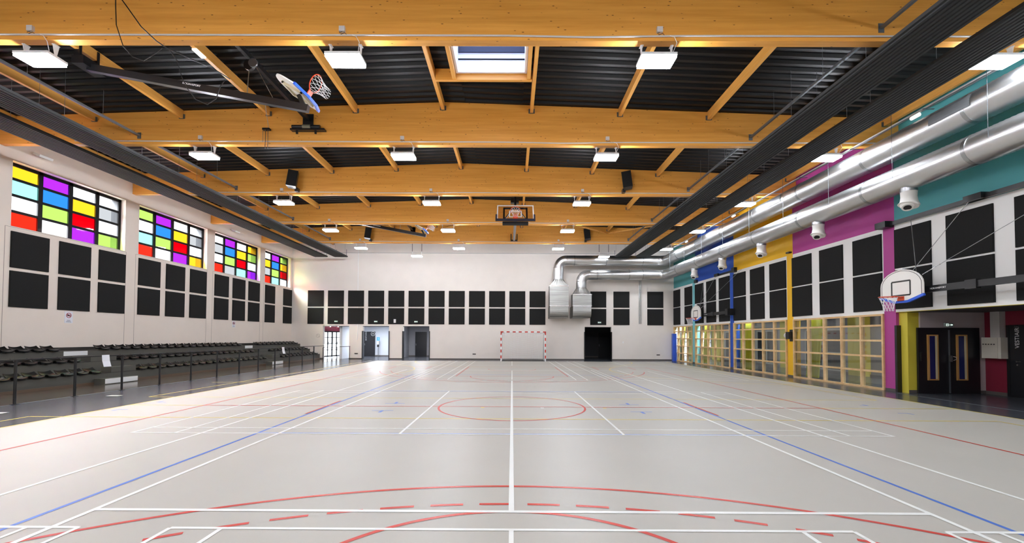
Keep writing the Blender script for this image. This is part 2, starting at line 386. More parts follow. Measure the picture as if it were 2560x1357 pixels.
# entrance lobby with the glazed outer door set at an angle
A0, A1 = Vector((-15.52, 35.45)), Vector((-14.93, 37.6))
b = MB().add([(-14.4, YB+.3, 0), (-15.9, YB+.3, 0), (A0.x, A0.y, 0), (-14.4, YB+.3, 2.62), (-15.9, YB+.3, 2.62), (A0.x, A0.y, 2.62)], [(1, 2, 5, 4)])
b.box(-14.95, -13.05, 37.6, 37.7, 0, 2.62).box(-13.15, -13.05, YB+.3, 37.7, 0, 2.62)
struct('wall_1', b, mat('lobby_white', (222, 224, 228), .7)); struct('ceiling', MB().box(-16, -13.05, YB+.3, 37.7, 2.62, 2.7), ceil_w)
struct('baseboard_room', MB().box(-14.95, -13.15, 37.58, 37.6, 0, .1), base_m)
def on(t, z, off=0):
    d = (A1-A0); n = Vector((d.y, -d.x)).normalized(); p = A0 + d*t + n*off; return (p.x, p.y, z)
def dbar(mb, t0, z0, t1, z1_, wd, th=.05): mb.bar(on(t0, z0), on(t1, z1_), th, wd, upv=((0, 0, 1) if abs(z0-z1_) < .01 else ((A1-A0).x, (A1-A0).y, 0)))
fr = MB()
for t in (0.02, .49, .51, .98): dbar(fr, t, 0, t, 2.15, .08, .07)
for t in (.25, .75): dbar(fr, t, 0, t, 2.15, .09)
for z in (.06, .58, 1.1, 1.62, 2.1): dbar(fr, 0, z, 1, z, .05 if .1 < z < 2 else .1)
dr = struct('door_1', fr, black_f)
gl = MB().add([on(0, 0), on(1, 0), on(1, 2.15), on(0, 2.15)], [(0, 1, 2, 3)]); gl.build('glass', glass('door_glass', (246, 248, 250), .05), dr)
h = MB(); h.sweep([on(.24, 1.25, .1), on(.24, 1.0, .1)], .025, 8); h.sweep([on(.74, 1.25, .1), on(.74, 1.0, .1)], .025, 8); h.build('handle', black_m, dr)
hd = MB().add([on(0, 2.15), on(1, 2.15), on(1, 2.62), on(0, 2.62), on(0, 2.15, .1), on(1, 2.15, .1), on(1, 2.62, .1), on(0, 2.62, .1)], [(0, 1, 2, 3), (4, 5, 6, 7), (0, 1, 5, 4)])
struct('wall_1', hd, burg)
for t, l in ((.3, 'left'), (.75, 'right')):
    q = on(t, 2.5, .16); s_ = thing('spotlight', 'small white round spotlight, %s of two above the glazed exit door' % l, 'spotlight', q, 'spotlights above the exit door')
    MB().cyl((q[0], q[1], q[2]+.12), (q[0], q[1], q[2]+.02), .06, 14).build('housing', white_p, s_, True)
    MB().cyl((q[0], q[1], q[2]+.02), (q[0], q[1], q[2]), .045, 14).build('lens', mat('spot_lens', (255, 250, 235), .4, emit=8), s_, True)
# doors at the back of the rooms
def flat_door(idx, x0, x1, y, zt=2.13):
    o = struct('door_%d' % idx, MB().box(x0, x1, y-.05, y-.01, 0, zt), blk_door)
    MB().box(x0+.06, x0+.09, y-.09, y-.05, .95, 1.12).build('handle', silver, o); return o
d2 = flat_door(2, -12.84, -11.87, 37.5); text('SANITAIRES', .15, basis(Vector((-12.62, 37.44, 1.35)), (0, 0, 1), (-1, 0, 0)), white_p, d2, align='LEFT')
rg = MB(); rg.sweep([(-12.06+.17*math.cos(a), 37.44, 1.94+.17*math.sin(a)) for a in [2*PI*i/28 for i in range(28)]], .012, 6, closed=True); rg.build('round_symbol', white_p, d2)
text('M', .22, basis(Vector((-12.06, 37.44, 1.86)), (1, 0, 0), (0, 0, 1)), white_p, d2)
flat_door(3, -8.39, -7.40, 37.5); flat_door(4, 7.45, 8.52, 37.5)
# opening linings
for i, (a, c) in enumerate(OPN):
    mb = MB().box(a, c, YB-.02, YB+.3, 2.47, 2.5)
    if i: mb.box(a-.05, a+.01, YB-.06, YB+.3, 0, 2.13).box(c-.01, c+.05, YB-.06, YB+.3, 0, 2.13)
    struct('trim_%d' % (4+i), mb, black_m)
# room lamps
def ceil_lamp(x, y, z, sx, sy, e, label, rgb=(240, 245, 255)):
    t = thing('unseen_light', label, 'light', (x, y, z-.05))
    MB().box(x-sx, x+sx, y-sy, y+sy, z-.05, z).build('housing', lampw, t)
    MB().box(x-sx+.02, x+sx-.02, y-sy+.02, y+sy-.02, z-.056, z-.05).build('diffuser', mat('panel_light_%g' % e, rgb, .5, emit=e), t)
ceil_lamp(-11, 35, 2.62, .5, .3, 110, 'flat ceiling light in the white washroom lobby beyond the end wall')
ceil_lamp(-7.2, 34, 2.62, .5, .3, 60, 'added ceiling light brightening the grey passage beyond the end wall')  # unseen lamp added to brighten the grey passage

# hand gel stand
t = thing('sanitizer_stand', 'hand sanitizer stand with blue sign beside the black washroom door', 'stand', (-11.4, 36.8, 0))
MB().cyl((-11.4, 36.8, 0), (-11.4, 36.8, .02), .2, 20).build('base', black_m, t, True)
MB().cyl((-11.4, 36.8, .02), (-11.4, 36.8, 1.3), .02, 10).build('pole', steel_d, t, True)
MB().box(-11.47, -11.33, 36.72, 36.82, .82, 1.02).build('drip_tray', black_m, t)
MB().box(-11.45, -11.35, 36.72, 36.8, 1.05, 1.32).build('dispenser', white_p, t)
sg = MB().box(-11.53, -11.27, 36.78, 36.8, 1.36, 1.66).build('sign', mat('blue_sign', (60, 125, 215), .4), t)
text('!', .2, basis(Vector((-11.4, 36.775, 1.44)), (1, 0, 0), (0, 0, 1)), white_p, sg)

# ------------------------------------------------------------------ right wall
b = MB(); xw = 12.45
def rbox(y0, y1, z0, z1_, m): b.box(xw, xw+.3, y0, y1, z0, z1_, m)
for y0, y1, m in ((YF-.5, 14.05, 1), (14.05, 19.05, 2), (19.05, 24.0, 3), (24.0, 28.9, 4), (28.9, YB+.35, 5)): rbox(y0, y1, 5.42, 9.75, m)
rbox(YF-.5, 14.05, 2.58, 5.42, 0)
rbox(YF-.5, 4.2, -.05, 2.58, 0)
for y0, y1, m in ((14.05, 14.48, 2), (19.05, 19.46, 3), (24.0, 24.42, 4), (28.9, 29.33, 6)): rbox(y0, y1, -.05, 5.42, m)
for y0, y1 in ((14.48, 19.05), (19.46, 24.0), (24.42, 28.9), (29.33, YB+.35)): rbox(y0, y1, 2.55, 5.42, 0)
wr = struct('wall_right', b, [white_w, teal, magenta, yellow, blue, teal, aqua]); skew(wr)
sk_ = MB()
for y0, y1 in ((14.05, 14.48), (19.05, 19.46), (24.0, 24.42), (28.9, 29.33)): sk_.box(xw-.012, xw, y0, y1, 0, .09)
skew(struct('baseboard_right', sk_, base_m))
skew(struct('trim_9', MB().box(xw-.006, xw+.1, 4.2, 14.05, 2.57, 2.582), lime))

# lattice glazing
def lattice(idx, y0, y1, n):
    fr = MB(); zt = 2.55; x0, x1 = xw-.06, xw+.08; tk = .065
    zs = [.0, .57, 1.09, 1.62, 2.13, zt-tk]
    for i in range(n+1):
        yy = y0 + (y1-y0-tk)*i/n; fr.box(x0, x1, yy, yy+tk, 0, zt)
    for z in zs: fr.box(x0+.005, x1-.005, y0, y1, z, z+tk)
    o = struct('window_%d' % idx, fr, wood_lat)
    MB().box(xw, xw+.02, y0+.03, y1-.03, .03, zt-.03).build('glass', clear_g, o)
    skew(o)
lattice(10, 14.48, 19.02, 5); lattice(11, 19.48, 24.0, 5); lattice(12, 24.42, 28.88, 5); lattice(13, 29.34, 32.56, 4)
# corridor behind it
XC = 16.2
b = MB().box(XC, XC+.15, 13.9, 35.3, 0, 2.7, 0).box(XC, XC+.15, 35.3, 36.9, 0, .9, 0).box(XC, XC+.15, 36.9, 40, 0, 2.7, 0).box(XC, XC+.15, 41.4, 43, 0, 2.7, 0)
b.box(XC, XC+.15, 35.3, 41.4, 2.2, 2.7, 0).box(12.6, XC+.15, 43, 43.1, 0, 2.7, 0).box(12.55, 12.7, YB+.4, 43, 0, 2.7, 0)
b.box(XC-.02, XC, 35.3, 36.9, 0, .9, 1)
for y0, y1 in ((19.6, 20.6), (24.6, 25.8), (29.2, 30.2), (33.3, 34.6), (38, 39)): b.box(XC-.25, XC, y0, y1, 0, 2.7, 1)
b.box(XC-.03, XC, 17.2, 18.2, 0, 2.7, 1)
struct('wall_corridor', b, [mat('corridor_grey', (150, 146, 148), .7), lime])
struct('ceiling', MB().box(12.75, XC+.15, 13.9, 43.1, 2.7, 2.8), mat('corridor_ceiling', (150, 148, 150), .8))
struct('baseboard_corridor', MB().box(XC-.04, XC, 14, 35.3, 0, .1), base_m)
k = 14
for y0, y1 in ((21.2, 23.9), (26.4, 28.6), (31, 32.8)):
    fr = MB()
    for yy in (y0, (y0+y1)/2-.04, y1-.08): fr.box(XC-.06, XC, yy, yy+.08, .1, 2.2)
    for z in (.1, .95, 2.12): fr.box(XC-.06, XC, y0, y1, z, z+.08)
    o = struct('window_%d' % k, fr, mat('pale_frame', (190, 186, 178), .5)); MB().box(XC-.02, XC-.01, y0, y1, .1, 2.2).build('glass', mat('dark_reflecting_glass', (36, 40, 46), .08), o); k += 1
for y0, y1, z0 in ((35.3, 36.9, .9), (40, 41.4, 0)):
    fr = MB().box(XC, XC+.06, y0, y0+.06, z0, 2.2).box(XC, XC+.06, y1-.06, y1, z0, 2.2).box(XC, XC+.06, y0, y1, 1.3, 1.36).box(XC, XC+.06, y0, y1, 2.14, 2.2).box(XC, XC+.06, y0, y1, z0, z0+.06)
    struct('window_%d' % k, fr, black_f); k += 1
for i, (yy, nm) in enumerate(((18.9, 'the magenta and yellow columns'), (23.85, 'the yellow and blue columns'), (28.75, 'the blue and aqua columns'), (32.4, 'the aqua column and the end wall'))):
    c = MB(); n = 24; w_ = .75 if i < 3 else .5
    pts = [(RX(yy)+.42+.05*math.sin(j*1.35), yy-w_+w_*j/n) for j in range(n+1)]
    for j in range(n):
        (xa, ya), (xb, yb) = pts[j], pts[j+1]; c.add([(xa, ya, .06), (xb, yb, .06), (xb+.06, yb-.18, 2.55), (xa+.06, ya-.18, 2.55), (xa+.01, ya, .06), (xb+.01, yb, .06), (xb+.07, yb-.18, 2.55), (xa+.07, ya-.18, 2.55)], [(0, 1, 2, 3), (4, 5, 6, 7), (0, 1, 5, 4), (3, 2, 6, 7)])
    tag(c.build('curtain', mat('lime_fabric', (206, 204, 62), .8), None, True), 'lime green curtain hanging behind the glazing between %s' % nm, 'curtain', 'lime curtains behind the glazing')
for i, yy in enumerate((17, 22, 27, 31, 35.5, 40)):  # ceiling lamps added only to light the corridor
    ceil_lamp(14.4, yy, 2.7, .3, .6, 5, 'added ceiling light brightening the corridor behind the glazing, %s from the camera' % ORD[i])

# alcove with double door
b = MB().box(12.9, 15.1, 13.7, 13.95, 0, 2.56, 1).box(12.55, 12.9, 13.75, 14.05, 0, 2.56, 0)
struct('wall_alcove', b, [lime, grey_w])
b = MB().box(14.93, 15.1, 4.2, 13.7, 0, 2.56, 0).box(12.75, 15.1, 4.0, 4.2, 0, 2.56, 0)
struct('wall_alcove', b, burg)
struct('ceiling', MB().box(12.7, 15.1, 4.0, 13.95, 2.56, 2.66), mat('alcove_ceiling', (52, 48, 50), .7))
struct('baseboard_alcove', MB().box(14.915, 14.93, 4.2, 13.7, 0, .1).box(12.56, 12.8, 13.735, 13.75, 0, .1).box(14.73, 14.93, 13.685, 13.7, 0, .1), base_m)
fr = MB().box(12.79, 14.72, 13.66, 13.72, 0, 2.07)
o = struct('door_5', fr, blk_door)
for x0 in (13.09, 14.0):
    wf = MB().box(x0-.03, x0+.31, 13.63, 13.66, .42, 1.85).build('door_window', mat('varnished_wood', (196, 148, 84), .4), o)
    MB().box(x0+.03, x0+.19, 13.62, 13.632, .46, 1.81, 0).box(x0+.2, x0+.26, 13.62, 13.632, .46, 1.81, 1).build('pane', [dark_blue, mat('pale_jamb', (206, 196, 160), .5)], wf)
MB().box(13.735, 13.755, 13.62, 13.66, .02, 2.0).build('panic_bolt', steel_d, o)
hb = MB().box(13.7, 13.76, 13.56, 13.62, 1.0, 1.2); hb.sweep([(13.78, 13.56, 1.17), (13.84, 13.53, 1.15), (13.84, 13.53, 1.08), (13.78, 13.56, 1.05)], .012, 6); hb.build('handle', silver, o)
t = thing('exit_sign', 'green exit sign with running man and arrow above the double doors', 'sign', (13.72, 13.6, 2.1))
def exit_sign(t, x, y, z, dx=1):
    MB().box(x-.13, x+.13, y, y+.05, z, z+.12).build('panel', mat('exit_panel', (150, 166, 160), .4), t)
    s_ = MB().box(x-.1, x-.02, y-.004, y, z+.02, z+.1)
    s_.box(x+.0, x+.1, y-.004, y, z+.05, z+.07); s_.add([(x+.06, y-.004, z+.03), (x+.115, y-.004, z+.06), (x+.06, y-.004, z+.09)], [(0, 1, 2)])
    s_.build('pictogram', mat('exit_white', (225, 245, 235), .4, emit=.5), t)
    mnb = MB(); mnb.cyl((x-.055, y-.006, z+.085), (x-.055, y-.002, z+.085), .008, 8); mnb.bar((x-.06, y-.006, z+.075), (x-.065, y-.006, z+.05), .004, .014); mnb.bar((x-.065, y-.006, z+.05), (x-.045, y-.006, z+.03), .004, .01); mnb.bar((x-.065, y-.006, z+.05), (x-.085, y-.006, z+.032), .004, .01)
    mnb.build('running_figure', mat('exit_green', (66, 96, 88), .4), t)
exit_sign(t, 13.72, 13.6, 2.1)
# changing-room door
o = struct('door_6', MB().box(14.88, 14.92, 11.9, 12.98, 0, 2.08), blk_door)
text('VESTIAIRE', .155, basis(Vector((14.872, 12.73, 1.45)), (0, 0, 1), (0, 1, 0)), white_p, o, align='LEFT')
hb = MB(); hb.cyl((14.88, 12.78, 1.06), (14.84, 12.78, 1.06), .025, 12); hb.bar((14.84, 12.78, 1.06), (14.84, 12.66, 1.06), .015, .02); hb.cyl((14.88, 12.78, .96), (14.86, 12.78, .96), .025, 12); hb.build('handle', silver, o)
struct('trim_10', MB().box(14.87, 14.93, 12.98, 13.06, 0, 2.14).box(14.87, 14.93, 11.9, 12.98, 2.08, 2.14), black_m)
t = thing('electrical_cabinet', 'beige metal control cabinet with five key switches on the burgundy wall', 'cabinet', (14.79, 13.28, 1.13))
MB().box(14.66, 14.93, 13.02, 13.55, 1.13, 1.77).build('body', boxw, t)
MB().box(14.645, 14.66, 13.1, 13.54, 1.14, 1.76).build('door', boxw, t)
for i in range(5): MB().cyl((14.645, 13.48-i*.075, 1.56), (14.62, 13.48-i*.075, 1.56), .014, 8).build('key_switch', black_m, t)
tag(MB().box(14.75, 14.93, 13.12, 13.38, 1.77, 2.56).build('cable_riser', mat('riser_grey', (190, 186, 184), .6)), 'pale boxed cable riser rising from the beige control cabinet', 'riser')
tag(MB().box(14.0+.735, 14.0+.775, 13.66, 13.695, 0, .01).build('floor_stop', steel_d), 'small metal floor stop by the double doors', 'door stop')
skew(tag(MB().box(xw-.05, xw+.12, 13.98, 14.06, 0, 2.15).build('door_leaf_edge', black_m), 'black edge of sliding door against the magenta column', 'door'))
tag(MB().box(12.83, 12.9, 13.6, 13.69, 1.02, 1.3).build('access_reader', black_m), 'small black wall box left of the double doors', 'box')

# ------------------------------------------------------------------ ceiling deck
HX0, HX1, HY0, HY1 = -1.55, .32, 9.5, 11.95
def deck(x0, x1, y0, y1):
    b = MB(); per = .3; prof = [(0, 0), (.1, 0), (.14, .075), (.26, .075), (.3, 0)]
    pts = []; y = y0
    while y < y1-1e-6:
        for dy, dz in prof[:-1]:
            if y+dy <= y1: pts.append((y+dy, dz))
        y += per
    pts.append((y1, 0))
    cuts = [x0] + ([RIDGE] if x0 < RIDGE < x1 else []) + [x1]
    for a, c in zip(cuts, cuts[1:]):
        vs = [(a, p[0], ztop(a)+p[1]) for p in pts] + [(c, p[0], ztop(c)+p[1]) for p in pts]; k = len(pts)
        b.add(vs, [(i, i+1, i+1+k, i+k) for i in range(k-1)])
    return b
b = MB()
for args in ((XL, HX0, YF, YB), (HX1, 12.85, YF, YB), (HX0, HX1, YF, HY0), (HX0, HX1, HY1, YB)):
    d = deck(*args); b.add(d.v, d.f)
struct('ceiling', b, deck_m)
b = MB()
for x0, x1, y0, y1 in ((-17.5, HX0-.1, YF-.4, YB+.4), (HX1+.1, 13.3, YF-.4, YB+.4), (HX0-.1, HX1+.1, YF-.4, HY0-.1), (HX0-.1, HX1+.1, HY1+.1, YB+.4)): b.box(x0, x1, y0, y1, 9.75, 9.9)
struct('ceiling', b, cladding)
b = MB().box(HX0-.06, HX0, HY0, HY1, 9.15, 10.3).box(HX1, HX1+.06, HY0, HY1, 9.15, 10.3).box(HX0-.06, HX1+.06, HY0-.06, HY0, 9.15, 10.3).box(HX0-.06, HX1+.06, HY1, HY1+.06, 9.15, 10.3)
sky = struct('window_30', b, mat('skylight_kerb', (240, 240, 245), .6))
MB().box(HX0, HX1, HY1-.04, HY1, 9.70, 9.86).build('dark_band', mat('navy_band', (36, 36, 56), .5), sky)
MB().box(HX0, HX1, HY1-.02, HY1, 9.50, 9.53).build('shadow_gap', black_f, sky)
MB().box(HX0-.06, HX1+.06, HY0, HY1, 10.3, 10.31).build('dome', glass('opal_dome', (112, 118, 132), .05), sky)

# ------------------------------------------------------------------ beams with conduit, boxes and lamps
def make_beam(yc, idx):
    b = MB(); x0, x1 = XL+.005, RX(yc)-.005
    poly = [(x0, BZ), (x1, BZ), (x1, ztop(x1)-.001), (RIDGE, ztop(RIDGE)-.001), (x0, ztop(x0)-.001)]
    b.prism(poly, yc-.09, yc+.09, axis=1)
    o = b.build('roof_beam', wood_beam); return o
for i, y in enumerate(BEAM_Y): tag(make_beam(y, i), 'deep glued timber roof beam across the hall, %s' % NEAR[i], 'beam', 'glued timber roof beams')
for i, y in enumerate(BEAM_BACK): tag(make_beam(y, i), 'deep glued timber roof beam above and behind the camera, %s back' % ORD[i], 'beam', 'glued timber roof beams')
LX = [-10.12, -3.58, 3.05, 10.25]; LN = ['leftmost', 'second from left', 'third from left', 'rightmost']
def lamp(label, x, y, zt, drop=.2, group='rectangular hall lamps', mats=None):
    t = thing('hall_lamp', label, 'lamp', (x, y, zt-drop-.155), group); z = zt-drop
    hs = MB(); w_, d = .37, .21
    hs.add([(x-w_, y-d, z-.05), (x+w_, y-d, z-.05), (x+w_, y+d, z-.05), (x-w_, y+d, z-.05), (x-w_+.07, y-d+.07, z), (x+w_-.07, y-d+.07, z), (x+w_-.07, y+d-.07, z), (x-w_+.07, y+d-.07, z)],
           [(0, 1, 5, 4), (1, 2, 6, 5), (2, 3, 7, 6), (3, 0, 4, 7), (4, 5, 6, 7)]); hs.box(x-w_, x+w_, y-d, y+d, z-.1, z-.05)
    hs.build('housing', lampw, t)
    df = MB().box(x-w_+.01, x+w_-.01, y-d+.01, y+d-.01, z-.155, z-.1); df.m = [1, 0, 1, 1, 1, 1]; df.m[0] = 0; df.m[1] = 1; df.build('diffuser', mats or [led, led_s], t)
    for s_ in (-1, 1):
        bx = x+s_*.32; k = MB()
        k.add([(bx-.004, y-.02, z-.06), (bx-.004, y+.02, z-.06), (bx-.004, y+.07, zt), (bx-.004, y-.07, zt), (bx+.004, y-.02, z-.06), (bx+.004, y+.02, z-.06), (bx+.004, y+.07, zt), (bx+.004, y-.07, zt)],
              [(0, 1, 2, 3), (4, 5, 6, 7), (0, 1, 5, 4), (1, 2, 6, 5), (2, 3, 7, 6), (3, 0, 4, 7)])
        k.box(bx-.035, bx+.035, y-.06, y+.06, zt-.006, zt)
        k.build('bracket', lampw, t)
    return t
proto_l = None
for bi, by in enumerate(BEAM_Y+BEAM_BACK):
    for li, x in enumerate(LX):
        lab = ('white rectangular hall lamp, roof beam %s, %s' % (NEAR[bi], LN[li])) if bi < 5 else 'white rectangular hall lamp behind camera, %s beam back, %s' % (ORD[bi-5], LN[li])
        yy = by+.09
        if proto_l is None: proto_l = lamp(lab, x, yy, BZ); continue
        o = dup(proto_l); o.location = Vector((x, yy, BZ-.355)); o['label'] = lab
for i, (x, l) in enumerate(((-6.8, 'left'), (6.5, 'right'))):
    t = lamp('white rectangular lamp on black rods before the end wall, %s one' % l, x, 30.62, 7.76, mats=[dim_led, dim_led])
    for s_ in (-1, 1): MB().box(x+s_*.34-.012, x+s_*.34+.012, 30.6, 30.64, 7.76, ztop(x)).build('hanging_rod', black_m, t)
for bi, by in enumerate(BEAM_Y):
    yf = by-.09
    t = thing('conduit', 'pale cable conduit clipped to the roof beam, %s' % NEAR[bi], 'conduit', (0, yf-.03, BZ+.06), 'conduits on the roof beams')
    pts = []; n = 60; x0, x1 = -14.2, RX(by)-.6
    for k in range(n+1):
        x = x0+(x1-x0)*k/n; sag = -.03*math.exp(-((x-1.6)/1.2)**2) if bi < 2 else -.012*math.sin(x*.9)
        pts.append((x, yf-.02, BZ+.095+sag))
    MB().sweep(pts, .019, 6).build('tube', mat('conduit_grey', (196, 192, 188), .4), t, True)
    for li, x in enumerate(LX[:3]+([LX[3]] if bi else [])):
        u = MB().box(x-.06, x+.06, yf-.06, yf, BZ+.16, BZ+.27); u.build('junction_box', mat('box_grey', (205, 200, 196), .5), t)
        wv = MB().sweep([(x+.0, yf-.03, BZ+.16), (x-.05, yf-.05, BZ+.13), (x-.02, yf-.04, BZ+.1), (x+.06, yf-.045, BZ+.13), (x+.1, yf-.03, BZ+.095)], .006, 5); wv.build('cable', black_m, t)
        wv = MB().sweep([(x+.2, yf-.03, BZ+.095), (x+.3, yf-.05, BZ+.05), (x+.36, yf-.03, BZ-.06), (x+.31, yf+.06, BZ-.2)], .006, 5); wv.build('lamp_cord', lampw, t)

# joists
JX = [-16.2, -13.6, -10.75, -7.93, -5.1, -2.27, .6, 3.46, 6.33, 9.25, 12.0]
bays = list(zip(BEAM_Y, BEAM_Y[1:])) + [(28.62, YB+.08)]
BN = ['between the nearest two roof beams', 'between the second and third roof beams', 'between the third and fourth roof beams', 'between the last two roof beams', 'between the last beam and end wall', 'over the camera']
for bi, (ya, yb) in enumerate(bays):
    for ji, x in enumerate(JX):
        zt = ztop(x)-.004; y0, y1 = ya+.095, yb-.095
        lab = 'slim timber roof joist %s, %s from the left wall' % (BN[bi], ORD[ji])
        t = thing('roof_joist', lab, 'joist', (x, (y0+y1)/2, zt-.26), 'timber roof joists')
        MB().box(x-.05, x+.05, y0, y1, zt-.26, zt).build('timber', wood_joist, t)
        for yy in (y0, y1-.03):
            hgr = MB().box(x-.062, x-.052, yy-.0, yy+.03 if yy == y0 else yy+.03, zt-.27, zt-.12).box(x+.052, x+.062, yy, yy+.03, zt-.27, zt-.12).box(x-.062, x+.062, yy, yy+.03, zt-.275, zt-.265)
            f_ = yy if yy == y0 else yy+.022
            hgr.box(x-.1, x-.052, f_, f_+.006, zt-.27, zt-.12).box(x+.052, x+.1, f_, f_+.006, zt-.27, zt-.12)
            hgr.build('joist_hanger', steel_d, t)
# trimmers round the skylight
t = thing('skylight_trimmer', 'timber trimmer framing the bright rooflight near the ridge', 'trimmer', (-.8, 11, 8.95))
MB().box(-2.2, .53, 12.03, 12.13, 8.98, ztop(-2.2)-.03).build('cross_timber', wood_beam, t)
MB().box(-1.72, -1.62, 9.1, 12.03, 9.0, ztop(-1.7)-.01).build('side_timber', wood_joist, t); MB().box(.39, .49, 9.1, 12.03, 9.0, ztop(.4)-.01).build('side_timber', wood_joist, t)
# bracing in the last bay
br = 0
for xa, xm, xb, zn in ((-9.3, -5.1, -.2, 8.74), (.9, 6.33, 11.7, 8.6)):
    for p in (xa, xb):
        tag(MB().bar((p, 23.9, zn), (xm+(.06 if p > xm else -.06), 28.42, zn), .06, .08).build('roof_brace', wood_joist), 'slanting timber roof brace between the last two roof beams, %s from left' % ORD[br], 'brace', 'slanting roof braces'); br += 1

# ------------------------------------------------------------------ radiant panels, rails
def radiant(x0, x1, label):
    ye = 31.5; t = thing('radiant_panel', label, 'heating panel', ((x0+x1)/2, (YF+ye)/2, 7.5), 'long radiant heating panels')
    prof = []; n = 9; wv = (x1-x0)/n
    for i in range(n):
        a = x0+wv*i; prof += [(a+.005, 7.535), (a+wv*.3, 7.535), (a+wv*.38, 7.51), (a+wv*.92, 7.51), (a+wv, 7.535)]
    prof = [(x0-.03, 7.6), (x0-.03, 7.53)] + prof + [(x1+.03, 7.53), (x1+.03, 7.6)]
    b = MB(); b.prism(prof, -3, ye, axis=1); b.build('panel', rad_m, t)
    for yy in [k*2.47+1.7 for k in range(0, 13)]:
        for xx in (x0+.12, x1-.12):
            MB().cyl((xx, yy, 7.6), (xx, yy, ztop(xx)), .004, 5).build('hanger_wire', steel_d, t)
    pp = MB(); pp.sweep([(x0+.1, ye-.05, 7.6), (x0+.1, ye+.06, 7.62), (x0+.1, ye+.1, 7.75), (x0+.1, ye+.1, 8.1)], .018, 8); pp.sweep([(x1-.1, ye-.05, 7.6), (x1-.1, ye+.06, 7.62), (x1-.1, ye+.1, 7.75), (x1-.1, ye+.1, 8.1)], .018, 8); pp.build('pipe', steel_d, t, True)
radiant(-14.5, -13.57, 'long charcoal ribbed radiant panel nearest the stained glass windows')
radiant(-13.04, -12.1, 'long charcoal ribbed radiant panel on the left, farther from the windows')
radiant(7.42, 8.36, 'long charcoal ribbed radiant panel on the right, farther from the ducts')
radiant(8.92, 9.80, 'long charcoal ribbed radiant panel nearest the silver ducts')
for x, sd in ((-12.13, 'left'), (7.68, 'right')):
    for bi, (ya, yb) in list(enumerate(list(zip(BEAM_Y, BEAM_Y[1:])))) + ([(5, (4.04, 8.98))] if sd == 'right' else []):
        z = 8.2; t = thing('steel_rail', 'galvanised steel rail above the %s radiant panels, %s' % (sd, BN[bi]), 'rail', (x, (ya+yb)/2, z), 'steel rails under the roof')
        MB().box(x-.03, x+.03, ya+.1, yb-.1, z-.03, z+.03).build('channel', steel_d, t)
        MB().box(x-.06, x+.06, yb-.1, yb-.092, z-.1, z+.1).build('end_plate', steel_d, t)
        MB().cyl((x, ya+1.6, z+.03), (x, ya+1.6, ztop(x)), .006, 5).build('hanger_rod', steel_d, t)
        MB().cyl((x, ya+3.6, z+.03), (x, ya+3.6, ztop(x)), .006, 5).build('hanger_rod', steel_d, t)

# ------------------------------------------------------------------ ducts
def straight(a, b, r, step=.06):
    a = Vector(a); b = Vector(b); L = (b-a).length; n = max(2, int(L/step)); return [a+(b-a)*i/n for i in range(n+1)], [r+(.013 if i % 2 else 0) for i in range(n+1)]
def elbow(c, u, v, r, R=.55, n=8):
    # from c-u*R to c+v*R
    o = Vector(c)-Vector(u)*R+Vector(v)*R; u = Vector(u); v = Vector(v)
    return [o + (-v*math.cos(a)+u*math.sin(a))*R for a in [PI/2*i/n for i in range(1, n)]], [r]*(n-1)
def duct(label, z, xd, ztr, zbox, group='silver ventilation ducts'):
    x, y = 11.15, 31.35; r = .365
    t = thing('air_duct', label, 'duct', (x, 10, z-r), group)
    p1, r1 = straight((x, -9, z), (x, y-.55, z), r); e1, q1 = elbow((x, y, z), (0, 1, 0), (-1, 0, 0), r)
    p2, r2 = straight((x-.55, y, z), (xd+.55, y, z), r); e2, q2 = elbow((xd, y, z), (-1, 0, 0), (0, 0, -1), r)
    p3, r3 = straight((xd, y, z-.55), (xd, y, ztr), r-.0, .1)
    MB().sweep(p1, r1, 28, cap=True).build('long_tube', duct_m, t, True)
    MB().sweep([p1[-1]]+e1+[p2[0]], [r+.004]*(len(e1)+2), 28).build('elbow', duct_m, t, True)
    MB().sweep(p2, r2, 28).build('cross_tube', duct_m, t, True)
    MB().sweep([p2[-1]]+e2+[p3[0]], [r+.004]*(len(e2)+2), 28).build('elbow', duct_m, t, True)
    MB().sweep(p3, r3, 28).build('drop_tube', duct_m, t, True)
    for yy in [k*3.05+1.1 for k in range(10)]: MB().cyl((x, yy, z), (x, yy+.09, z), r+.016, 28).build('joint_collar', steel, t, True)
    for xx in (xd+1.1, xd+3.4, 9.4): MB().cyl((xx, y, z), (xx+.06, y, z), r+.016, 28).build('joint_collar', steel, t, True)
    for yy in [k*2.47+2.3 for k in range(12)]:
        MB().cyl((x-r-.02, yy, z), (x-r-.02, yy, ztop(x)), .006, 5).build('hanger_rod', steel_d, t)
    # transition and box
    w_, d0, d1 = .68, y-.42, y+.42; b = MB(); n = 24; ring = []; sq = []
    for i in range(n):
        a = 2*PI*i/n+PI/4; c_, s_ = math.cos(a), math.sin(a); m_ = max(abs(c_), abs(s_)); ring.append((xd+r*c_, y+r*s_, ztr)); sq.append((xd+w_*c_/m_, y+.42*s_/m_, zbox))
    b.add(ring+sq, [(i, (i+1) % n, (i+1) % n+n, i+n) for i in range(n)]); b.build('transition', sheet, t)
    MB().box(xd-w_, xd+w_, d0, d1, 3.97, zbox).build('box_section', sheet, t)
    MB().box(xd-w_-.02, xd+w_+.02, d0-.02, d1+.02, zbox-.02, zbox+.015).box(xd-w_-.02, xd+w_+.02, d0-.02, d1+.02, 3.95, 3.985).build('flange', silver, t)
    pr = [(d0+.01, 3.96)]
    for i in range(7): a = PI/2*i/6; pr.append((d0+.01+.35*(1-math.cos(a))*1.0, 3.55-.43*math.sin(a)))
    pr += [(YB-.02, 3.12), (YB-.02, 3.96)]
    MB().prism(pr, xd-w_+.02, xd+w_-.02, axis=0).build('wall_bend', sheet, t)
    return t
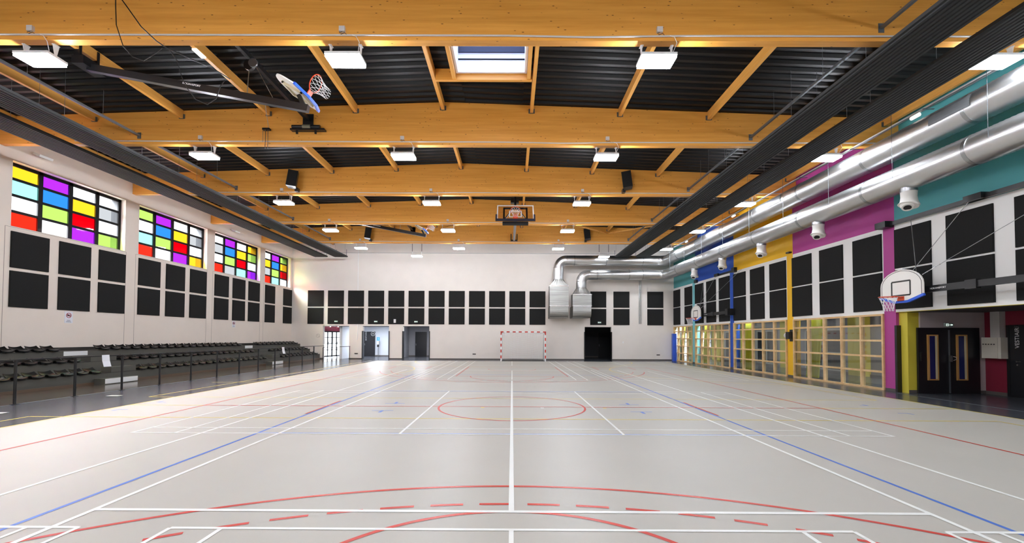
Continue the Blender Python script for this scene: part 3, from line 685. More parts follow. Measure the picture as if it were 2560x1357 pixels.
dA = duct('upper silver spiral air duct running along the coloured wall', 7.3, 3.36, 5.9, 5.4)
dB = duct('lower silver spiral air duct with white nozzles, along the coloured wall', 6.28, 5.01, 5.3, 4.8)
for i, yy in enumerate((3.4, 10.6, 17.8, 25.0)):
    g = MB(); x, z, r = 11.15, 7.3, .378
    for k in range(-2, 3):
        a0, a1 = math.radians(168+k*9-4), math.radians(168+k*9+5)
        q = []
        for rr in (r, r+.012):
            for a in (a0, a1):
                for y_ in (yy-.5, yy+.5): q.append((x+rr*math.cos(a), y_, z+rr*math.sin(a)))
        g.add(q, [(0, 1, 3, 2), (4, 5, 7, 6), (0, 1, 5, 4), (2, 3, 7, 6)])
    g.build('grille', grille_m, dA)
for i, yy in enumerate((12.1, 15.7, 19.3, 22.9, 26.4)):
    x, zt = 11.15, 5.93
    t = thing('air_nozzle', 'white jet nozzle under the lower silver duct, %s from the camera' % ORD[i], 'nozzle', (x, yy, 5.38), 'white nozzles under the duct')
    MB().cyl((x, yy, zt+.05), (x, yy, zt-.08), .2, 20).build('collar', steel, t, True)
    MB().sweep([(x, yy, zt-.08), (x, yy, zt-.22), (x, yy, zt-.36), (x-.01, yy, zt-.44), (x-.02, yy, zt-.47)], [.19, .18, .2, .245, .23], 20).build('body', nozzle_m, t, True)
    MB().sweep([(x-.04, yy, zt-.44), (x-.09, yy-.05, zt-.54)], [.17, .13], 16).build('ball', nozzle_m, t, True)
    MB().cyl((x-.09, yy-.05, zt-.535), (x-.094, yy-.054, zt-.545), .09, 16).build('outlet', black_m, t, True)
t = thing('cable_tray', 'narrow white cable tray hung above the silver ducts', 'cable tray', (11.0, 10, 7.84))
MB().box(10.96, 11.04, -5, 30.5, 7.84, 7.85).box(10.96, 10.97, -5, 30.5, 7.84, 7.89).box(11.03, 11.04, -5, 30.5, 7.84, 7.89).build('tray', mat('tray_metal', (196, 198, 200), .3, metal=.7), t)
for yy in [k*2.47+1.5 for k in range(12)]: MB().box(10.9, 11.2, yy-.015, yy+.015, 7.825, 7.84).build('bracket', steel_d, t)
for i, yy in enumerate((11.7, 21.4, 27.2)):
    tag(MB().sweep([(11.0, yy-.14, 7.79), (11.0, yy-.12, 7.79), (11.0, yy+.12, 7.79), (11.0, yy+.14, 7.79)], [.03, .05, .05, .03], 10).build('emergency_light', mat('emergency_diffuser', (250, 245, 235), .4, emit=.6), None, True), 'small oval emergency light under the white cable tray, %s from the camera' % ORD[i], 'light', 'emergency lights on the tray')
# service pipes on the end wall
t = thing('wall_pipe', 'pair of galvanised pipes down the end wall right of the duct drops', 'pipe', (9.63, 32.5, 2.75))
for s_ in (-.06, .06): MB().cyl((9.63+s_, 32.54, 2.75), (9.63+s_, 32.54, 6.0), .035, 10).build('pipe', steel, t, True)
for z in (3.4, 5.1): MB().box(9.54, 9.72, 32.5, 32.6, z, z+.02).build('clamp', steel, t)
tag(MB().box(-11.7, -11.67, 32.57, 32.6, 1.45, 8.3).build('cable_trunking', white_p), 'slim white vertical cable trunking on the end wall above the first passage', 'trunking')
tag(MB().box(-14.5, 9, 32.53, 32.6, 8.02, 8.06).build('wall_conduit', mat('conduit_grey', (196, 192, 188), .4)), 'pale horizontal conduit high on the end wall below the last beam', 'conduit')

# ------------------------------------------------------------------ acoustic panels
def ap(b, label, sk=False):
    o = b.build('acoustic_panel', panel_m); tag(o, label, 'panel', 'black square acoustic wall panels')
    if sk: skew(o)
def bev(x0, x1, y0, y1, z0, z1_, ax, c=.012):
    b = MB()
    if ax == 'L': b.box(x0, x1-c, y0, y1, z0, z1_); A = (x1-c, x1)
    if ax == 'R': b.box(x0+c, x1, y0, y1, z0, z1_); A = (x0+c, x0)
    if ax == 'B': b.box(x0, x1, y0+c, y1, z0, z1_); A = (y0+c, y0)
    if ax in 'LR':
        q = [(A[0], y0, z0), (A[0], y1, z0), (A[0], y1, z1_), (A[0], y0, z1_), (A[1], y0+c, z0+c), (A[1], y1-c, z0+c), (A[1], y1-c, z1_-c), (A[1], y0+c, z1_-c)]
    else:
        q = [(x0, A[0], z0), (x1, A[0], z0), (x1, A[0], z1_), (x0, A[0], z1_), (x0+c, A[1], z0+c), (x1-c, A[1], z0+c), (x1-c, A[1], z1_-c), (x0+c, A[1], z1_-c)]
    return b.add(q, [(0, 1, 5, 4), (1, 2, 6, 5), (2, 3, 7, 6), (3, 0, 4, 7), (4, 5, 6, 7)])
rows = ((3.97, 5.18, 'upper'), (2.65, 3.86, 'lower'))
LW = [('nearest', [14.24, 15.78, 17.31]), ('second', [19.16, 20.70, 22.25]), ('third', [24.1, 25.67, 27.21]), ('farthest', [29.06, 31.38])]
for wn, ys in LW:
    for i, y in enumerate(ys):
        for z0, z1_, rn in rows: ap(bev(XL, XL+.05, y, y+1.19, z0, z1_, 'L'), 'black acoustic panel, %s row, %s from left, under the %s stained glass window' % (rn, ORD[i], wn))
BX = [-15.46+1.524*i for i in range(12)] + [5.89, 7.64, 10.19]
for i, x in enumerate(BX):
    for z0, z1_, rn in rows: ap(bev(x, x+1.2, YB-.05, YB, z0, z1_, 'B'), 'black acoustic panel on the end wall, %s row, %s from left' % (rn, ORD[i]))
RWP = [('teal band nearest the camera', [9.5, 11.18, 12.83]), ('magenta band', [14.52, 16.2, 17.87]), ('yellow band', [19.5, 21.15, 22.8]), ('blue band', [24.43, 26.04, 27.68]), ('teal band in the far corner', [29.36, 31.38])]
for wn, ys in RWP:
    for i, y in enumerate(ys):
        for z0, z1_, rn in rows: ap(bev(xw-.05, xw, y, y+1.2, z0+.02, z1_+.07, 'R'), 'black acoustic panel, %s row, %s from right, under the %s' % (rn, ORD[i], wn), True)

# ------------------------------------------------------------------ signs
def exit_at(x, label):
    t = thing('exit_sign', label, 'sign', (x, YB-.1, 2.72), 'exit signs on the end wall'); exit_sign(t, x, YB-.1, 2.78)
for x, l in ((-13.28, 'above the glazed exit lobby'), (-10.28, 'above the washroom passage'), (-7.25, 'above the grey passage'), (6.57, 'above the dark passage right of the goal')): exit_at(x, 'small exit sign on a black acoustic panel %s' % l)
tag(MB().box(-8.93, -8.77, YB-.09, YB-.05, 2.75, 3.02).build('wall_notice', white_p), 'small white upright box on a black panel left of the goal', 'box')
for i, (y, z, w_, h_) in enumerate(((16.2, 2.17, .3, .44), (25.85, 2.22, .28, .38))):
    lab = 'white prohibition notice with a red ring under the %s stained glass window' % ('nearest' if i == 0 else 'third')
    t = thing('prohibition_sign', lab, 'sign', (XL+.01, y, z), 'prohibition notices on the left wall')
    MB().box(XL, XL+.008, y-w_/2, y+w_/2, z, z+h_).build('plate', paper_m, t)
    MB().sweep([(XL+.012, y+.085*math.cos(a), z+h_*.66+.085*math.sin(a)) for a in [2*PI*k/24 for k in range(24)]], .01, 6, closed=True).build('red_ring', mat('sign_red', (170, 40, 48), .5), t)
    MB().bar((XL+.012, y-.06, z+h_*.66+.06), (XL+.012, y+.06, z+h_*.66-.06), .008, .014).build('red_ring', mat('sign_red', (170, 40, 48), .5), t)
    MB().box(XL+.008, XL+.012, y-.05, y+.03, z+h_*.66-.03, z+h_*.66+.03).add([(XL+.01, y+.03, z+h_*.66), (XL+.01, y+.06, z+h_*.66+.03), (XL+.01, y+.06, z+h_*.66-.03)], [(0, 1, 2)]).build('camera_symbol', black_m, t)
    ln = MB()
    for k in range(3): ln.box(XL+.008, XL+.01, y-.1+.02*k, y+.1-.02*k, z+.03+.035*k, z+.043+.035*k)
    ln.build('small_print', mat('print_grey', (120, 120, 125), .6), t)
t = thing('round_notice', 'faint round notice on the end wall left of the exit lobby', 'sign', (-14.65, YB-.005, 1.6))
MB().sweep([(-14.65+.13*math.cos(a), YB-.008, 1.75+.13*math.sin(a)) for a in [2*PI*k/28 for k in range(28)]], .008, 6, closed=True).build('ring', mat('faint_grey', (150, 140, 134), .6), t)
MB().bar((-14.74, YB-.006, 1.84), (-14.56, YB-.006, 1.66), .006, .012).build('slash', mat('faint_grey', (150, 140, 134), .6), t)
for i, (x, l) in enumerate(((-11.75, 'left of the washroom passage'), (-2.85, 'left of the goal'), (11.0, 'near the coloured wall')) ):
    t = thing('socket_box', 'grey wall socket strip low on the end wall, %s' % l, 'socket', (x, YB-.02, .38), 'sockets on the end wall')
    MB().box(x-.13, x+.13, YB-.02, YB, .38, .46).build('plate', mat('socket_grey', (128, 122, 118), .4), t)
    for k in range(3): MB().box(x-.1+.07*k, x-.04+.07*k, YB-.026, YB-.02, .39, .45).build('socket', stand_d, t)
tag(MB().box(8.0+.32, 8.0+.4, YB-.03, YB, 1.28, 1.42).build('wall_switch', white_p), 'small white wall switch right of the dark passage', 'switch')

# ------------------------------------------------------------------ stands
T = [(-14.5, .38), (-15.25, .76), (-16.0, 1.14)]
b = MB(); Y0 = -2.0
b.box(-15.25, -14.5, Y0, YB, 0, .38, 0).box(-16.0, -15.25, Y0, YB, 0, .76, 0).box(XL+.002, -16.0, Y0, YB, 0, 1.14, 0)
st = thing('grandstand', 'three-tier dark grey spectator stand along the left wall', 'stand', (-15.6, 14, 0))
b.build('tiers', stand_m, st)
MB().box(-14.5, -14.485, Y0, YB, 0, .09).build('skirting', brown_m, st)
for x, z in T: MB().box(x-.04, x+.006, Y0, YB, z-.012, z+.003).build('nosing', stand_d, st)
MB().box(XL, XL+.03, Y0, YB, 1.14, 1.26).build('rear_skirting', stand_d, st)
AIS = [(15.28, 16.65), (25.75, 27.0)]
AN = ['nearer', 'farther', 'hidden']
for ai, (a, c) in enumerate(AIS):
    t = thing('aisle_steps', 'set of grey steps with a white riser in the %s stand aisle' % AN[ai], 'steps', (-14.8, (a+c)/2, 0), 'aisle steps of the stand')
    MB().box(-14.485, -14.12, a-.3, c-.33, 0, .2).build('step', stand_m, t); MB().box(-14.122, -14.112, a-.28, c-.35, .03, .2).build('white_riser', white_p, t)
    MB().box(-14.88+.01, -14.5+.0, a+.35, c, .383, .57).build('step', stand_m, t); MB().box(-15.62, -15.26, a+.35, c, .763, .95).build('step', stand_m, t)
    MB().box(-15.994, -15.985, a+.1, c-.4, .97, 1.13).build('white_riser', white_p, t)
    for z, x in ((.57, -14.5), (.95, -15.25)): MB().box(x-.04, x+.0, a+.35, c, z, z+.004).build('nosing', white_p if False else steel_d, t)
def seat_proto(label):
    t = thing('stand_seat', label, 'seat', (0, 0, 0), 'black plastic seats on the stand')
    sh = MB(); nu, nv = 10, 9; top = []; bot = []
    for j in range(nv+1):
        v = j/nv
        for i in range(nu+1):
            u = -1+2*i/nu; wd = .205*(1-.10*abs(2*v-1)**2.5*1.0); rnd = (1-abs(u)**4*.0)
            xx = .20-v*.40 - (.05*(u**2) if v < .3 else 0)*(1-v/.3 if v < .3 else 0)   # v=0 front (+x), v=1 back
            zz = .075 + .035*u*u - .03*math.exp(-((v-.45)/.25)**2)
            if v < .15: zz -= (.15-v)*.25
            if v > .7: zz += ((v-.7)/.3)**1.4*.10
            top.append((xx, u*wd, zz)); bot.append((xx*.97, u*wd*.96, zz-.04))
    n1 = nu+1; N = len(top); fs = []
    for j in range(nv):
        for i in range(nu):
            a = j*n1+i; fs += [(a, a+1, a+1+n1, a+n1), (N+a, N+a+n1, N+a+1+n1, N+a+1)]
    rim = [i for i in range(n1)] + [j*n1+nu for j in range(1, nv+1)] + [nv*n1+i for i in range(nu-1, -1, -1)] + [j*n1 for j in range(nv-1, 0, -1)]
    for a, c in zip(rim, rim[1:]+rim[:1]): fs.append((a, c, N+c, N+a))
    sh.add(top+bot, fs); sh.build('seat_shell', seat_m, t, True)
    MB().box(-.1, .1, -.06, .06, .002, .06).build('mount', steel_d, t)
    return t
proto_s = None
def seats(tier, y0, n, nm):
    global proto_s
    x, z = T[tier]; rn = ['front', 'middle', 'back'][tier]
    for i in range(n):
        lab = 'black plastic seat, %s row, %s %s' % (rn, ORD[i], nm)
        if proto_s is None: proto_s = o = seat_proto(lab)
        else: o = dup(proto_s); o['label'] = lab
        o.location = (x-.10, y0+.23+.465*i, z+.004)
for tr in range(3):
    seats(tr, 15.28-(8-tr)*.465 if True else 0, 8-tr, 'of those before the nearer aisle')
    seats(tr, 16.72, 19, 'beyond the nearer aisle')
    seats(tr, 27.1, 11, 'beyond the farther aisle')
# handrail
t = thing('handrail', 'long black metal handrail in front of the spectator stand', 'handrail', (-12.27, 18, 0))
MB().box(-12.3, -12.24, -2, 28.15, 1.08, 1.115).build('top_rail', black_m, t)
for k in range(-8, 12):
    yy = 10.67+1.462*k; MB().cyl((-12.27, yy, .01), (-12.27, yy, 1.08), .031, 10).build('post', black_m, t, True); MB().box(-12.33, -12.21, yy-.06, yy+.06, 0, .012).build('foot_plate', black_m, t)
t = thing('handrail', 'short black handrail beside the exit lobby opening', 'handrail', (-12.3, 31.5, 0))
MB().box(-12.8, -12.76, 29.2, 29.24, 0, .95).build('post', black_m, t)
MB().bar((-12.78, 29.22, .95), (-12.2, YB-.06, .96), .04, .04).build('top_rail', black_m, t)
for q in ((-12.5, 30.85), (-12.21, YB-.1)): MB().cyl((q[0], q[1], 0), (q[0], q[1], .95), .02, 8).build('post', black_m, t, True)
for i, yy in enumerate((12.95, 23.0)):
    tag(MB().prism([(-12.20, 1.13), (-12.19, 1.13), (-12.17, .95), (-12.12, .78), (-12.135, .78), (-12.185, .95)], yy-.115, yy+.115, axis=1).build('paper_sheet', paper_m), 'white paper sheet hanging from the long handrail, %s one' % ('nearer' if i == 0 else 'farther'), 'paper', 'papers on the handrail')

# ------------------------------------------------------------------ goal
gx0, gx1, gy = -.78, 2.36, 30.62
t = thing('goal', 'handball goal with red and white striped frame before the end wall', 'goal', ((gx0+gx1)/2, gy, 0))
def stripes(a, b, n, first):
    a = Vector(a); b = Vector(b); mb = MB()
    for i in range(n): mb.bar(a+(b-a)*i/n, a+(b-a)*(i+1)/n, .08, .08, (i+first) % 2)
    return mb
stripes((gx0, gy, 0), (gx0, gy, 2.08), 10, 0).build('post', [white_p, red_m], t); stripes((gx1, gy, 0), (gx1, gy, 2.08), 10, 0).build('post', [white_p, red_m], t)
stripes((gx0-.04, gy, 2.08), (gx1+.04, gy, 2.08), 15, 1).build('crossbar', [white_p, red_m], t)
fr = MB()
for x in (gx0+.06, gx1-.06): fr.sweep([(x, gy+.04, 2.02), (x, gy+.9, 1.9), (x, gy+1.1, .03), (x, gy+.05, .03)], .018, 6)
fr.sweep([(gx0+.06, gy+1.1, .03), (gx1-.06, gy+1.1, .03)], .03, 6); fr.build('rear_frame', black_m, t)
net = MB(); gw = gx1-gx0-.12
def gp(u, v):
    x = gx0+.06+gw*u; sagg = 4*u*(1-u)
    if v < .22: q = v/.22; return (x, gy+.05+.8*q*(.6+.4*sagg)*.8, 2.03-.1*q-.35*sagg*q)
    q = (v-.22)/.78; y_ = gy+.05+.8*(.6+.4*sagg)*.8; return (x, y_+.45*q*(1-.5*sagg), 1.93-.35*sagg-(1.9-.35*sagg)*q)
for i in range(31): net.sweep([gp(i/30, j/22) for j in range(23)], .006, 4, cap=False)
for j in range(29): net.sweep([gp(i/30, j/28) for i in range(31)], .006, 4, cap=False)
for x in (gx0+.06, gx1-.06):
    for k in range(1, 18): z = 2.0*k/18; net.sweep([(x, gy+.05, z), (x, gy+.5+(1-z/2)*.45, z)], .006, 4)
    for k in range(1, 7): net.sweep([(x, gy+.13*k, .03), (x, gy+.12*k, 2.0-.02*k)], .006, 4)
net.build('net', gnet_m, t)
bw = MB(); bw.prism([(gy+.2, .01), (gy+1.05, .01), (gy+1.0, .12), (gy+.5, .08)], gx0+.1, gx1-.1, axis=0); bw.build('net_weight', black_m, t)

# blue mat
t = tag(MB().prism([(11.86, 31.95), (12.12, 31.9), (12.16, 32.5), (11.98, 32.52)], 0, 2.02, axis=2).build('gym_mat', mat_b), 'tall folded blue gym mat standing in the far right corner', 'mat')

# ------------------------------------------------------------------ speakers
for i, (x, y, l) in enumerate(((-9.5, BEAM_Y[2]-.09, 'left one on the third roof beam'), (4.92, BEAM_Y[2]-.09, 'right one on the third roof beam'), (-9.5, BEAM_Y[4]-.09, 'left one on the farthest roof beam'), (4.92, BEAM_Y[4]-.09, 'right one on the farthest roof beam'))):
    z = 8.02; t = thing('loudspeaker', 'tall black loudspeaker, %s' % l, 'speaker', (x, y-.2, z), 'loudspeakers on the beams'); s_ = 1 if x < 0 else -1
    Rm = Matrix.Translation((x, y-.3, z+.45)) @ Matrix.Rotation(.12*s_, 4, 'Y') @ Matrix.Rotation(.25*s_, 4, 'Z') @ Matrix.Rotation(-.15, 4, 'X')
    MB().prism([(-.16, .15), (.16, .15), (.2, -.18), (-.2, -.18)], -.36, .36, axis=2).xf(Rm).build('cabinet', black_m, t)
    MB().box(-.18, .18, -.19, -.18, -.34, .34).xf(Rm).build('grille', panel_m, t)
    MB().box(x+s_*.04, x+s_*.16, y-.22, y, z-.02, z+.14).build('bracket', black_m, t)

# ------------------------------------------------------------------ basketball gear
def fan_board(w_, h_):
    # outline in (u along width, v up) : flat sloping bottom corners, round top
    pts = [(-.16*w_, 0), (.16*w_, 0), (w_/2, .16*h_), (w_/2, .5*h_)]
    for i in range(1, 14):
        a = PI*i/14; pts.append((w_/2*math.cos(a), .5*h_+.5*h_*math.sin(a)))
    pts += [(-w_/2, .5*h_), (-w_/2, .16*h_)]; return pts
def ring_net(t, Mx, drop, tilt=None, R=.225, flat=1.0):
    # ring centre at origin, ring plane local xy, net hangs along `drop` (local vector)
    rr = MB(); rr.sweep([(R*math.cos(a), R*math.sin(a), 0) for a in [2*PI*k/28 for k in range(28)]], .012, 8, closed=True); rr.box(-.09, .09, R-.01, R+.16, -.01, .01); rr.box(-.11, .11, R+.14, R+.16, -.12, .02)
    rr.xf(Mx).build('rim', orange_m, t, True)
    nn = MB(); D = Vector(drop); L = 9
    for k in range(12):
        for s_ in (1, -1):
            path = []
            for j in range(L+1):
                q = j/L; a = 2*PI*(k+s_*q*2.2)/12; r = R*(1-.45*math.sin(min(1, q*1.15)*PI/2)); path.append(Vector((r*math.cos(a), r*math.sin(a), 0))+D*q)
            nn.sweep(path, .0042, 4, cap=False)
    nn.xf(Mx).build('net', net_m, t)
def board_set(t, Mx, w_, h_, back=True):
    # local: x = width, y = away from court (back), z = up, origin bottom centre of board
    pts = fan_board(w_, h_); bd = MB(); bd.prism(pts, 0, .03, axis=1); bo = bd.xf(Mx).build('backboard', board_m, t)
    ln = MB()
    for k in range(2, len(pts)-1):
        a, c = pts[k], pts[k+1]; s_ = lambda p: (p[0]*.93, -.003, (p[1]-.45*h_)*.93+.45*h_); ln.bar(s_(a), s_(c), .012, .004, upv=(0, 1, 0))
    z0 = .15*h_+.04; wq, hq = .56*w_/1.3, .42*h_/.95
    for a, c in (((-wq/2, z0), (wq/2, z0)), ((-wq/2, z0+hq), (wq/2, z0+hq)), ((-wq/2, z0), (-wq/2, z0+hq)), ((wq/2, z0), (wq/2, z0+hq))): ln.bar((a[0], -.003, a[1]), (c[0], -.003, c[1]), .045, .004, upv=(0, 1, 0))
    ln.xf(Mx).build('marking', mat('marking_black', (50, 50, 48), .5), bo)
    pd = MB()
    for a, c in (((-w_/2-.01, .16*h_-.0), (-.16*w_, -.01)), ((-.16*w_, -.01), (.16*w_, -.01)), ((.16*w_, -.01), (w_/2+.01, .16*h_))): pd.bar((a[0], .015, a[1]), (c[0], .015, c[1]), .07, .06, upv=(0, 1, 0))
    pd.xf(Mx).build('edge_pad', pad_b, t)
    if back:
        fr = MB(); fr.box(-.3, .3, .03, .08, .1*h_, .1*h_+.06).box(-.3, .3, .03, .08, .7*h_, .7*h_+.06).box(-.3, -.25, .03, .08, .1*h_, .75*h_).box(.25, .3, .03, .08, .1*h_, .75*h_)
        fr.xf(Mx).build('back_frame', cream_m, t)
# wall-mounted units (folded along the right wall)
def wall_hoop(label, dy):
    xb = 11.62; yb = 12.93+dy; zb = 2.83
    t = thing('basketball_hoop', label, 'basketball hoop', (xb, yb, zb), 'wall-mounted basketball hoops')
    Mx = basis(Vector((xb, yb, zb)), (0, -1, 0), (1, .0, 0))   # local x -> -y ; local y(back) -> +x
    Mx = Matrix(((0, 1, 0, xb), (-1, 0, 0, yb), (0, 0, 1, zb), (0, 0, 0, 1)))
    board_set(t, Mx, 1.42, .95, False)
    Rm = Matrix(((0, 1, 0, xb-.38), (-1, 0, 0, yb), (0, 0, 1, zb+.13), (0, 0, 0, 1)))
    ring_net(t, Rm, (0, 0, -.42))
    MB().box(xb-.02, xb+.04, yb-.09, yb+.09, zb+.95, zb+1.0).build('top_clip', white_p, t)
    xa = xb+.28; za = 3.14
    MB().box(xa-.05, xa+.05, yb-1.75, yb-.25, za-.09, za+.09).build('swing_arm', black_m, t)
    ar = MB().box(xa-.045, xa+.045, 9.6+dy, yb-1.78, za-.085, za+.085); ar.build('fixed_arm', black_m, t)
    jt = MB().box(xa-.075, xa+.06, yb-1.9, yb-1.62, za-.12, za+.12); jt.build('joint', black_m, t)
    MB().box(xa-.05, xw, 9.35+dy, 9.65+dy, za-.16, za+.2).build('wall_mount', black_m, t)
    MB().box(xb+.03, xa, yb-.3, yb+.3, za-.05, za+.05).box(xb+.03, xb+.09, yb-.4, yb+.4, za-.03, za+.45).build('backboard_mount', black_m, t)
    text('NOUANSPORT', .068, basis(Vector((xa-.052, yb-.66, za-.02)), (0, -1, 0), (0, 0, 1)), white_p, t, align='LEFT')
    rl = MB().box(xw-.16, xw-.06, 9.4+dy, 14.25+dy, 5.40, 5.52); rl.build('top_rail', black_m, t)
    MB().box(xw-.3, xw-.02, 14.05+dy, 14.45+dy, 5.36, 5.56).build('rail_end_mount', black_m, t); MB().box(xw-.3, xw-.02, 9.2+dy, 9.5+dy, 5.34, 5.6).build('rail_end_mount', black_m, t)
    MB().box(xw-.26, xw-.04, 11.2+dy, 11.65+dy, 5.4, 5.56).build('winch', black_m, t)
    for a, c in (((xw-.15, 13.3+dy, 5.4), (xb+.1, yb-.4, 3.62)), ((xw-.2, 11.55+dy, 5.42), (xb+.06, yb-.3, 3.68)), ((xw-.2, 8.6+dy, 5.4), (xb+.06, yb-.62, 3.55))):
        MB().cyl(a, c, .008, 5).build('stay_cable', steel, t)
    ch = MB(); a = Vector((xb+.06, yb-.62, 3.55)); d = (Vector((xw-.2, 8.6+dy, 5.4))-a).normalized()
    for k in range(9): ch.bar(a+d*.06*k, a+d*(.06*k+.045), .022 if k % 2 else .01, .01 if k % 2 else .022)
    ch.build('chain', silver, t)
wall_hoop('folded wall-mounted basketball hoop on the right wall, nearer one', 0)
wall_hoop('folded wall-mounted basketball hoop on the right wall, farther one', 14.45)

# roof-hung units with fan backboard, folded up
def roof_hoop(label, dy, dz, lean=0):
    t = thing('basketball_hoop', label, 'basketball hoop', (-8, 10.65+dy, 8+dz), 'folded roof-hung basketball hoops'); y = 10.65+dy
    A_ = Vector((-10.65, y, 8.43+dz)); B_e = Vector((-5.12, y, 7.40+dz))
    MB().bar(A_, B_e, .13, .17).build('swing_arm', black_m, t)
    d = (B_e-A_).normalized(); dn = Vector((d.z, 0, -d.x)); dn = dn if dn.z < 0 else -dn
    q = (A_*.68+B_e*.32)+Vector((0, -.083, -.04)); text('NOUANSPORT', .068, basis(A_.lerp(B_e, .435)+Vector((0, -.068, .01)), d, d.cross(Vector((0, 1, 0))) if d.cross(Vector((0, 1, 0))).z > 0 else -d.cross(Vector((0, 1, 0)))), white_p, t, align='LEFT')
    pv = MB().box(-10.85, -10.55, y-.25, y+.35, 8.4+dz, 8.6+dz).box(-10.82, -10.68, y-.22, y-.16, 8.5+dz, ztop(-10.7)-.03).box(-10.82, -10.68, y+.24, y+.3, 8.5+dz, ztop(-10.7)-.03); pv.build('pivot_bracket', black_m, t)
    tv = Vector((-.86, 0, .51)); nv = Vector((.51, 0, .86)); org = Vector((-5.03, y, 7.62+dz))
    Mx = Matrix(((0, -nv.x, tv.x, org.x), (1, 0, 0, org.y), (0, -nv.z, tv.z, org.z), (0, 0, 0, 1)))
    board_set(t, Mx, 1.25, .9, True)
    c = org + tv*.14 + nv*.4
    Rm = Matrix(((0, -nv.x, tv.x, c.x), (1, 0, 0, c.y), (0, -nv.z, tv.z, c.z), (0, 0, 0, 1)))
    g = Rm.to_3x3().inverted() @ Vector((.30, .0, -.26)); ring_net(t, Rm, tuple(g))
    MB().bar(B_e+Vector((-.1, 0, .05)), org+tv*.35-nv*.06, .08, .1).build('board_bracket', black_m, t)
    tb = MB().box(-6.68, -6.58, 9.1+dy, 13.8+dy, 8.66+dz*.3, 8.78+dz*.3).box(-6.8, -6.46, 13.78+dy, 13.8+dy, 8.55+dz*.3, 8.9+dz*.3); tb.build('cross_tube', black_m, t)
    hx, hz = -6.62, 8.5+dz*.3
    MB().cyl((hx, y-.04, hz), (hx, y+.04, hz), .13, 18).build('winch_drum', black_m, t, True); MB().cyl((hx+.2, y-.2, hz-.05), (hx+.2, y-.16, hz-.05), .11, 18).build('fall_arrester', steel_d, t, True)
    MB().cyl((hx, y, hz), A_.lerp(B_e, .72), .01, 5).build('lift_cable', steel, t); MB().cyl((hx+.2, y-.18, hz), A_.lerp(B_e, .85), .006, 5).build('lift_cable', steel, t)
    return t
roof_hoop('folded roof-hung basketball hoop with fan backboard between the nearest beams', 0, 0)
roof_hoop('folded roof-hung basketball hoop with fan backboard before the farthest beam', 14.75, .28)
# actuator on second beam
t = thing('hoist_motor', 'black hoist motor on a bracket on the second roof beam', 'motor', (-6.55, 13.7, 8.3))
MB().box(-7.15, -6.05, 13.66, 13.83, 8.33, 8.38).build('bracket', black_m, t); MB().cyl((-7.1, 13.7, 8.44), (-6.2, 13.7, 8.44), .06, 14).build('motor', black_m, t, True); MB().cyl((-6.75, 13.68, 8.44), (-6.5, 13.68, 8.44), .066, 14).build('label_band', mat('band_grey', (110, 108, 90), .5), t, True)
for x in (-6.95, -6.35): MB().box(x-.03, x+.03, 13.7, 13.74, 8.22, 8.33).build('foot', black_m, t)
t = thing('cable_pulley', 'small pulley bracket with steel cables on the second roof beam', 'pulley', (-8.0, 13.75, 8.3))
MB().box(-8.08, -7.85, 13.72, 13.83, 8.36, 8.42).build('bracket', black_m, t)
for x in (-8.06, -7.98, -7.9): MB().cyl((x, 13.74, 7.75 if x > -8.05 else 7.95), (x, 13.74, 8.36), .008, 5).build('cable', steel, t)
MB().cyl((-7.88, 13.74, 8.42), (-7.7, 13.2, 8.95), .008, 5).build('cable', steel, t)

# glass board unit in the middle
y0, zb = 20.0, 7.2; be = math.radians(56); tv = Vector((0, math.cos(be), math.sin(be))); nv = Vector((0, -math.sin(be), math.cos(be))); org = Vector((.13, y0, zb))
t = thing('basketball_hoop', 'folded roof-hung basketball hoop with clear rectangular backboard in mid hall', 'basketball hoop', tuple(org), 'folded roof-hung basketball hoops')
Mx = Matrix(((1, -nv.x, tv.x, org.x), (0, -nv.y, tv.y, org.y), (0, -nv.z, tv.z, org.z), (0, 0, 0, 1)))
hw, hh = .87, 1.0
g = MB().box(-hw, hw, 0, .015, 0, hh).xf(Mx).build('glass_board', board_g, t)
ln = MB().box(-hw, hw, -.006, .02, hh-.05, hh).box(-hw, -hw+.05, -.006, .02, 0, hh).box(hw-.05, hw, -.006, .02, 0, hh)
for a in ((-.3, .3, .15, .2), (-.3, .3, .55, .6), (-.3, -.25, .15, .6), (.25, .3, .15, .6)): ln.box(a[0], a[1], -.006, -.001, a[2], a[3])
ln.xf(Mx).build('marking', white_p, g)
pd = MB().box(-hw-.06, hw+.06, -.03, .05, -.08, .02).box(-hw-.06, -hw+.01, -.03, .05, -.05, .32).box(hw-.01, hw+.06, -.03, .05, -.05, .32); pd.xf(Mx).build('edge_pad', pad_k, t)
fr = MB().box(-.58, .58, .05, .1, .06, .12).box(-.58, .58, .05, .1, .82, .9).box(-.58, -.5, .05, .1, .06, .9).box(.5, .58, .05, .1, .06, .9); fr.bar((-.5, .07, .1), (-.1, .07, .85), .04, .04).bar((.5, .07, .1), (.1, .07, .85), .04, .04).box(-.6, .6, .06, .2, -.2, -.08)
fr.xf(Mx).build('steel_frame', black_m, t)
c = org + tv*.14 + nv*.4; Rm = Matrix(((1, -nv.x, tv.x, c.x), (0, -nv.y, tv.y, c.y), (0, -nv.z, tv.z, c.z), (0, 0, 0, 1)))
gd = Rm.to_3x3().inverted() @ Vector((0, -.25, -.3)); ring_net(t, Rm, tuple(gd))
MB().bar(org+Vector((0, .3, .0)), Vector((.1, 28.3, 8.12)), .13, .13).build('mast', mat('mast_grey', (150, 152, 158), .4), t)
MB().box(-.13, .33, 28.3, 28.5, 8.05, 8.12).box(-.13, -.07, 28.2, 28.4, 8.05, 8.48).box(.27, .33, 28.2, 28.4, 8.05, 8.48).build('cradle', black_m, t)
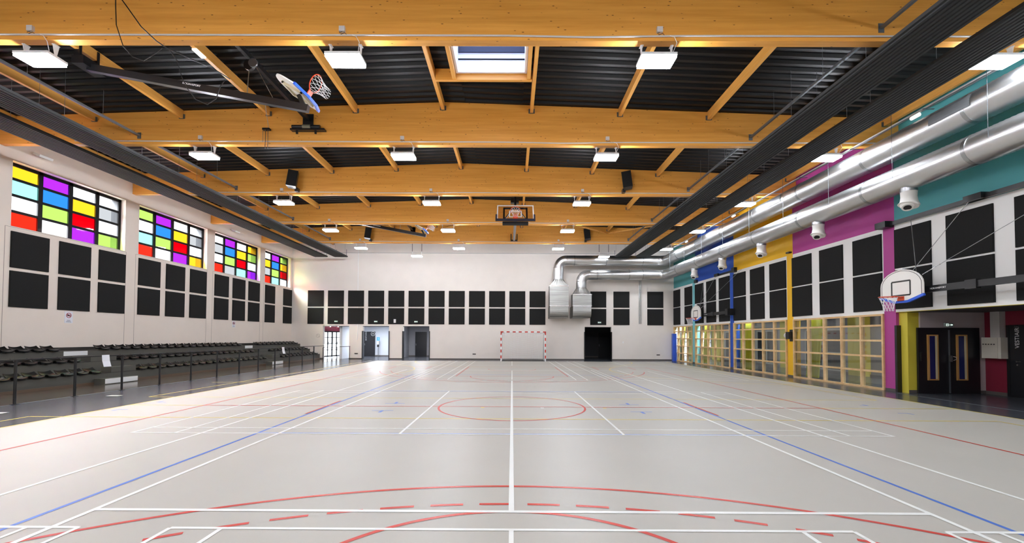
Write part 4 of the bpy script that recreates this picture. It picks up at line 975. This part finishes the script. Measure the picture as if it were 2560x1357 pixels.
MB().bar(org+Vector((0, .7, .7)), Vector((.1, 21.2, ztop(0)-.0)), .1, .1).box(-.1, .3, 21.0, 21.3, 8.3, 8.5).build('upper_strut', black_m, t)
for s_ in (-1, 1): MB().cyl(org+Vector((s_*.45, .1, -.1)), Vector((.13+s_*.9, 23.6, 8.0)), .01, 5).build('stay', steel, t)

# black cables draped from the first beam
c1 = [P(a, b_, 8.7) for a, b_ in ((262, -40), (263, 0), (266, 50), (285, 105), (310, 133), (338, 143), (362, 128), (385, 110), (403, 113), (425, 145), (437, 185), (452, 215), (475, 243), (503, 256), (526, 240), (535, 210), (547, 192))]
tag(MB().sweep(c1, .009, 6).build('draped_cable', black_m), 'thin black cable looping below the nearest roof beam', 'cable')
c1 = [P(a, b_, 8.66) for a, b_ in ((260, -40), (290, 0), (330, 55), (370, 92), (400, 112))] + [P(520, 165, 10.2), P(560, 190, 10.5)]
tag(MB().sweep(c1, .011, 6).build('draped_cable', black_m), 'thicker black cable slanting across the nearest roof beam to the folded hoop', 'cable')
# small extras: lamps on the left wall, light on joist, column box
for i, (x, y, z, l) in enumerate(((XL, 15.0, 8.05, 'above the nearest stained glass window'), (XL, 25.6, 8.02, 'above the third stained glass window'))):
    t = thing('wall_light', 'white angled wall light %s' % l, 'light', (x+.1, y, z-.15), 'angled wall lights')
    MB().box(x, x+.06, y-.06, y+.06, z-.06, z+.02).build('mount', lampw, t)
    Rm = Matrix.Translation((x+.17, y, z-.06)) @ Matrix.Rotation(.35, 4, 'Y'); MB().box(-.13, .13, -.22, .22, -.04, .04).xf(Rm).build('head', lampw, t)
for px, py, y, l in ((548, 172, 10.7, 'left of the ridge by the folded hoop'), (1608, 170, 9.75, 'right of the ridge')):
    x = (px-1280)*y/1080; jx = min(JX, key=lambda q: abs(q-x)); zz = ztop(jx)-.30
    tag(MB().box(jx-.06, jx+.06, y-.17, y+.17, zz-.01, zz+.03).build('joist_light', mat('emergency_diffuser', (250, 245, 235), .4, emit=.6)), 'small white light under a joist, nearest bay, %s' % l, 'light')
t = thing('column_reel', 'black reel box with white disc on the yellow column', 'reel', (RX(19.2)-.1, 19.2, 1.7))
MB().box(RX(19.2)-.02, RX(19.2), 19.1, 19.3, 1.58, 2.1).build('backplate', black_m, t); MB().box(RX(19.2)-.2, RX(19.2)-.02, 19.08, 19.3, 1.68, 2.0).build('housing', black_m, t); MB().cyl((RX(19.2)-.12, 19.31, 1.84), (RX(19.2)-.12, 19.36, 1.84), .12, 16).build('disc', white_p, t, True)
tag(MB().box(RX(19.2)-.14, RX(19.2), 19.1, 19.32, 5.5, 5.56).build('column_hook', black_m), 'small black pulley hook high on the yellow column', 'hook')
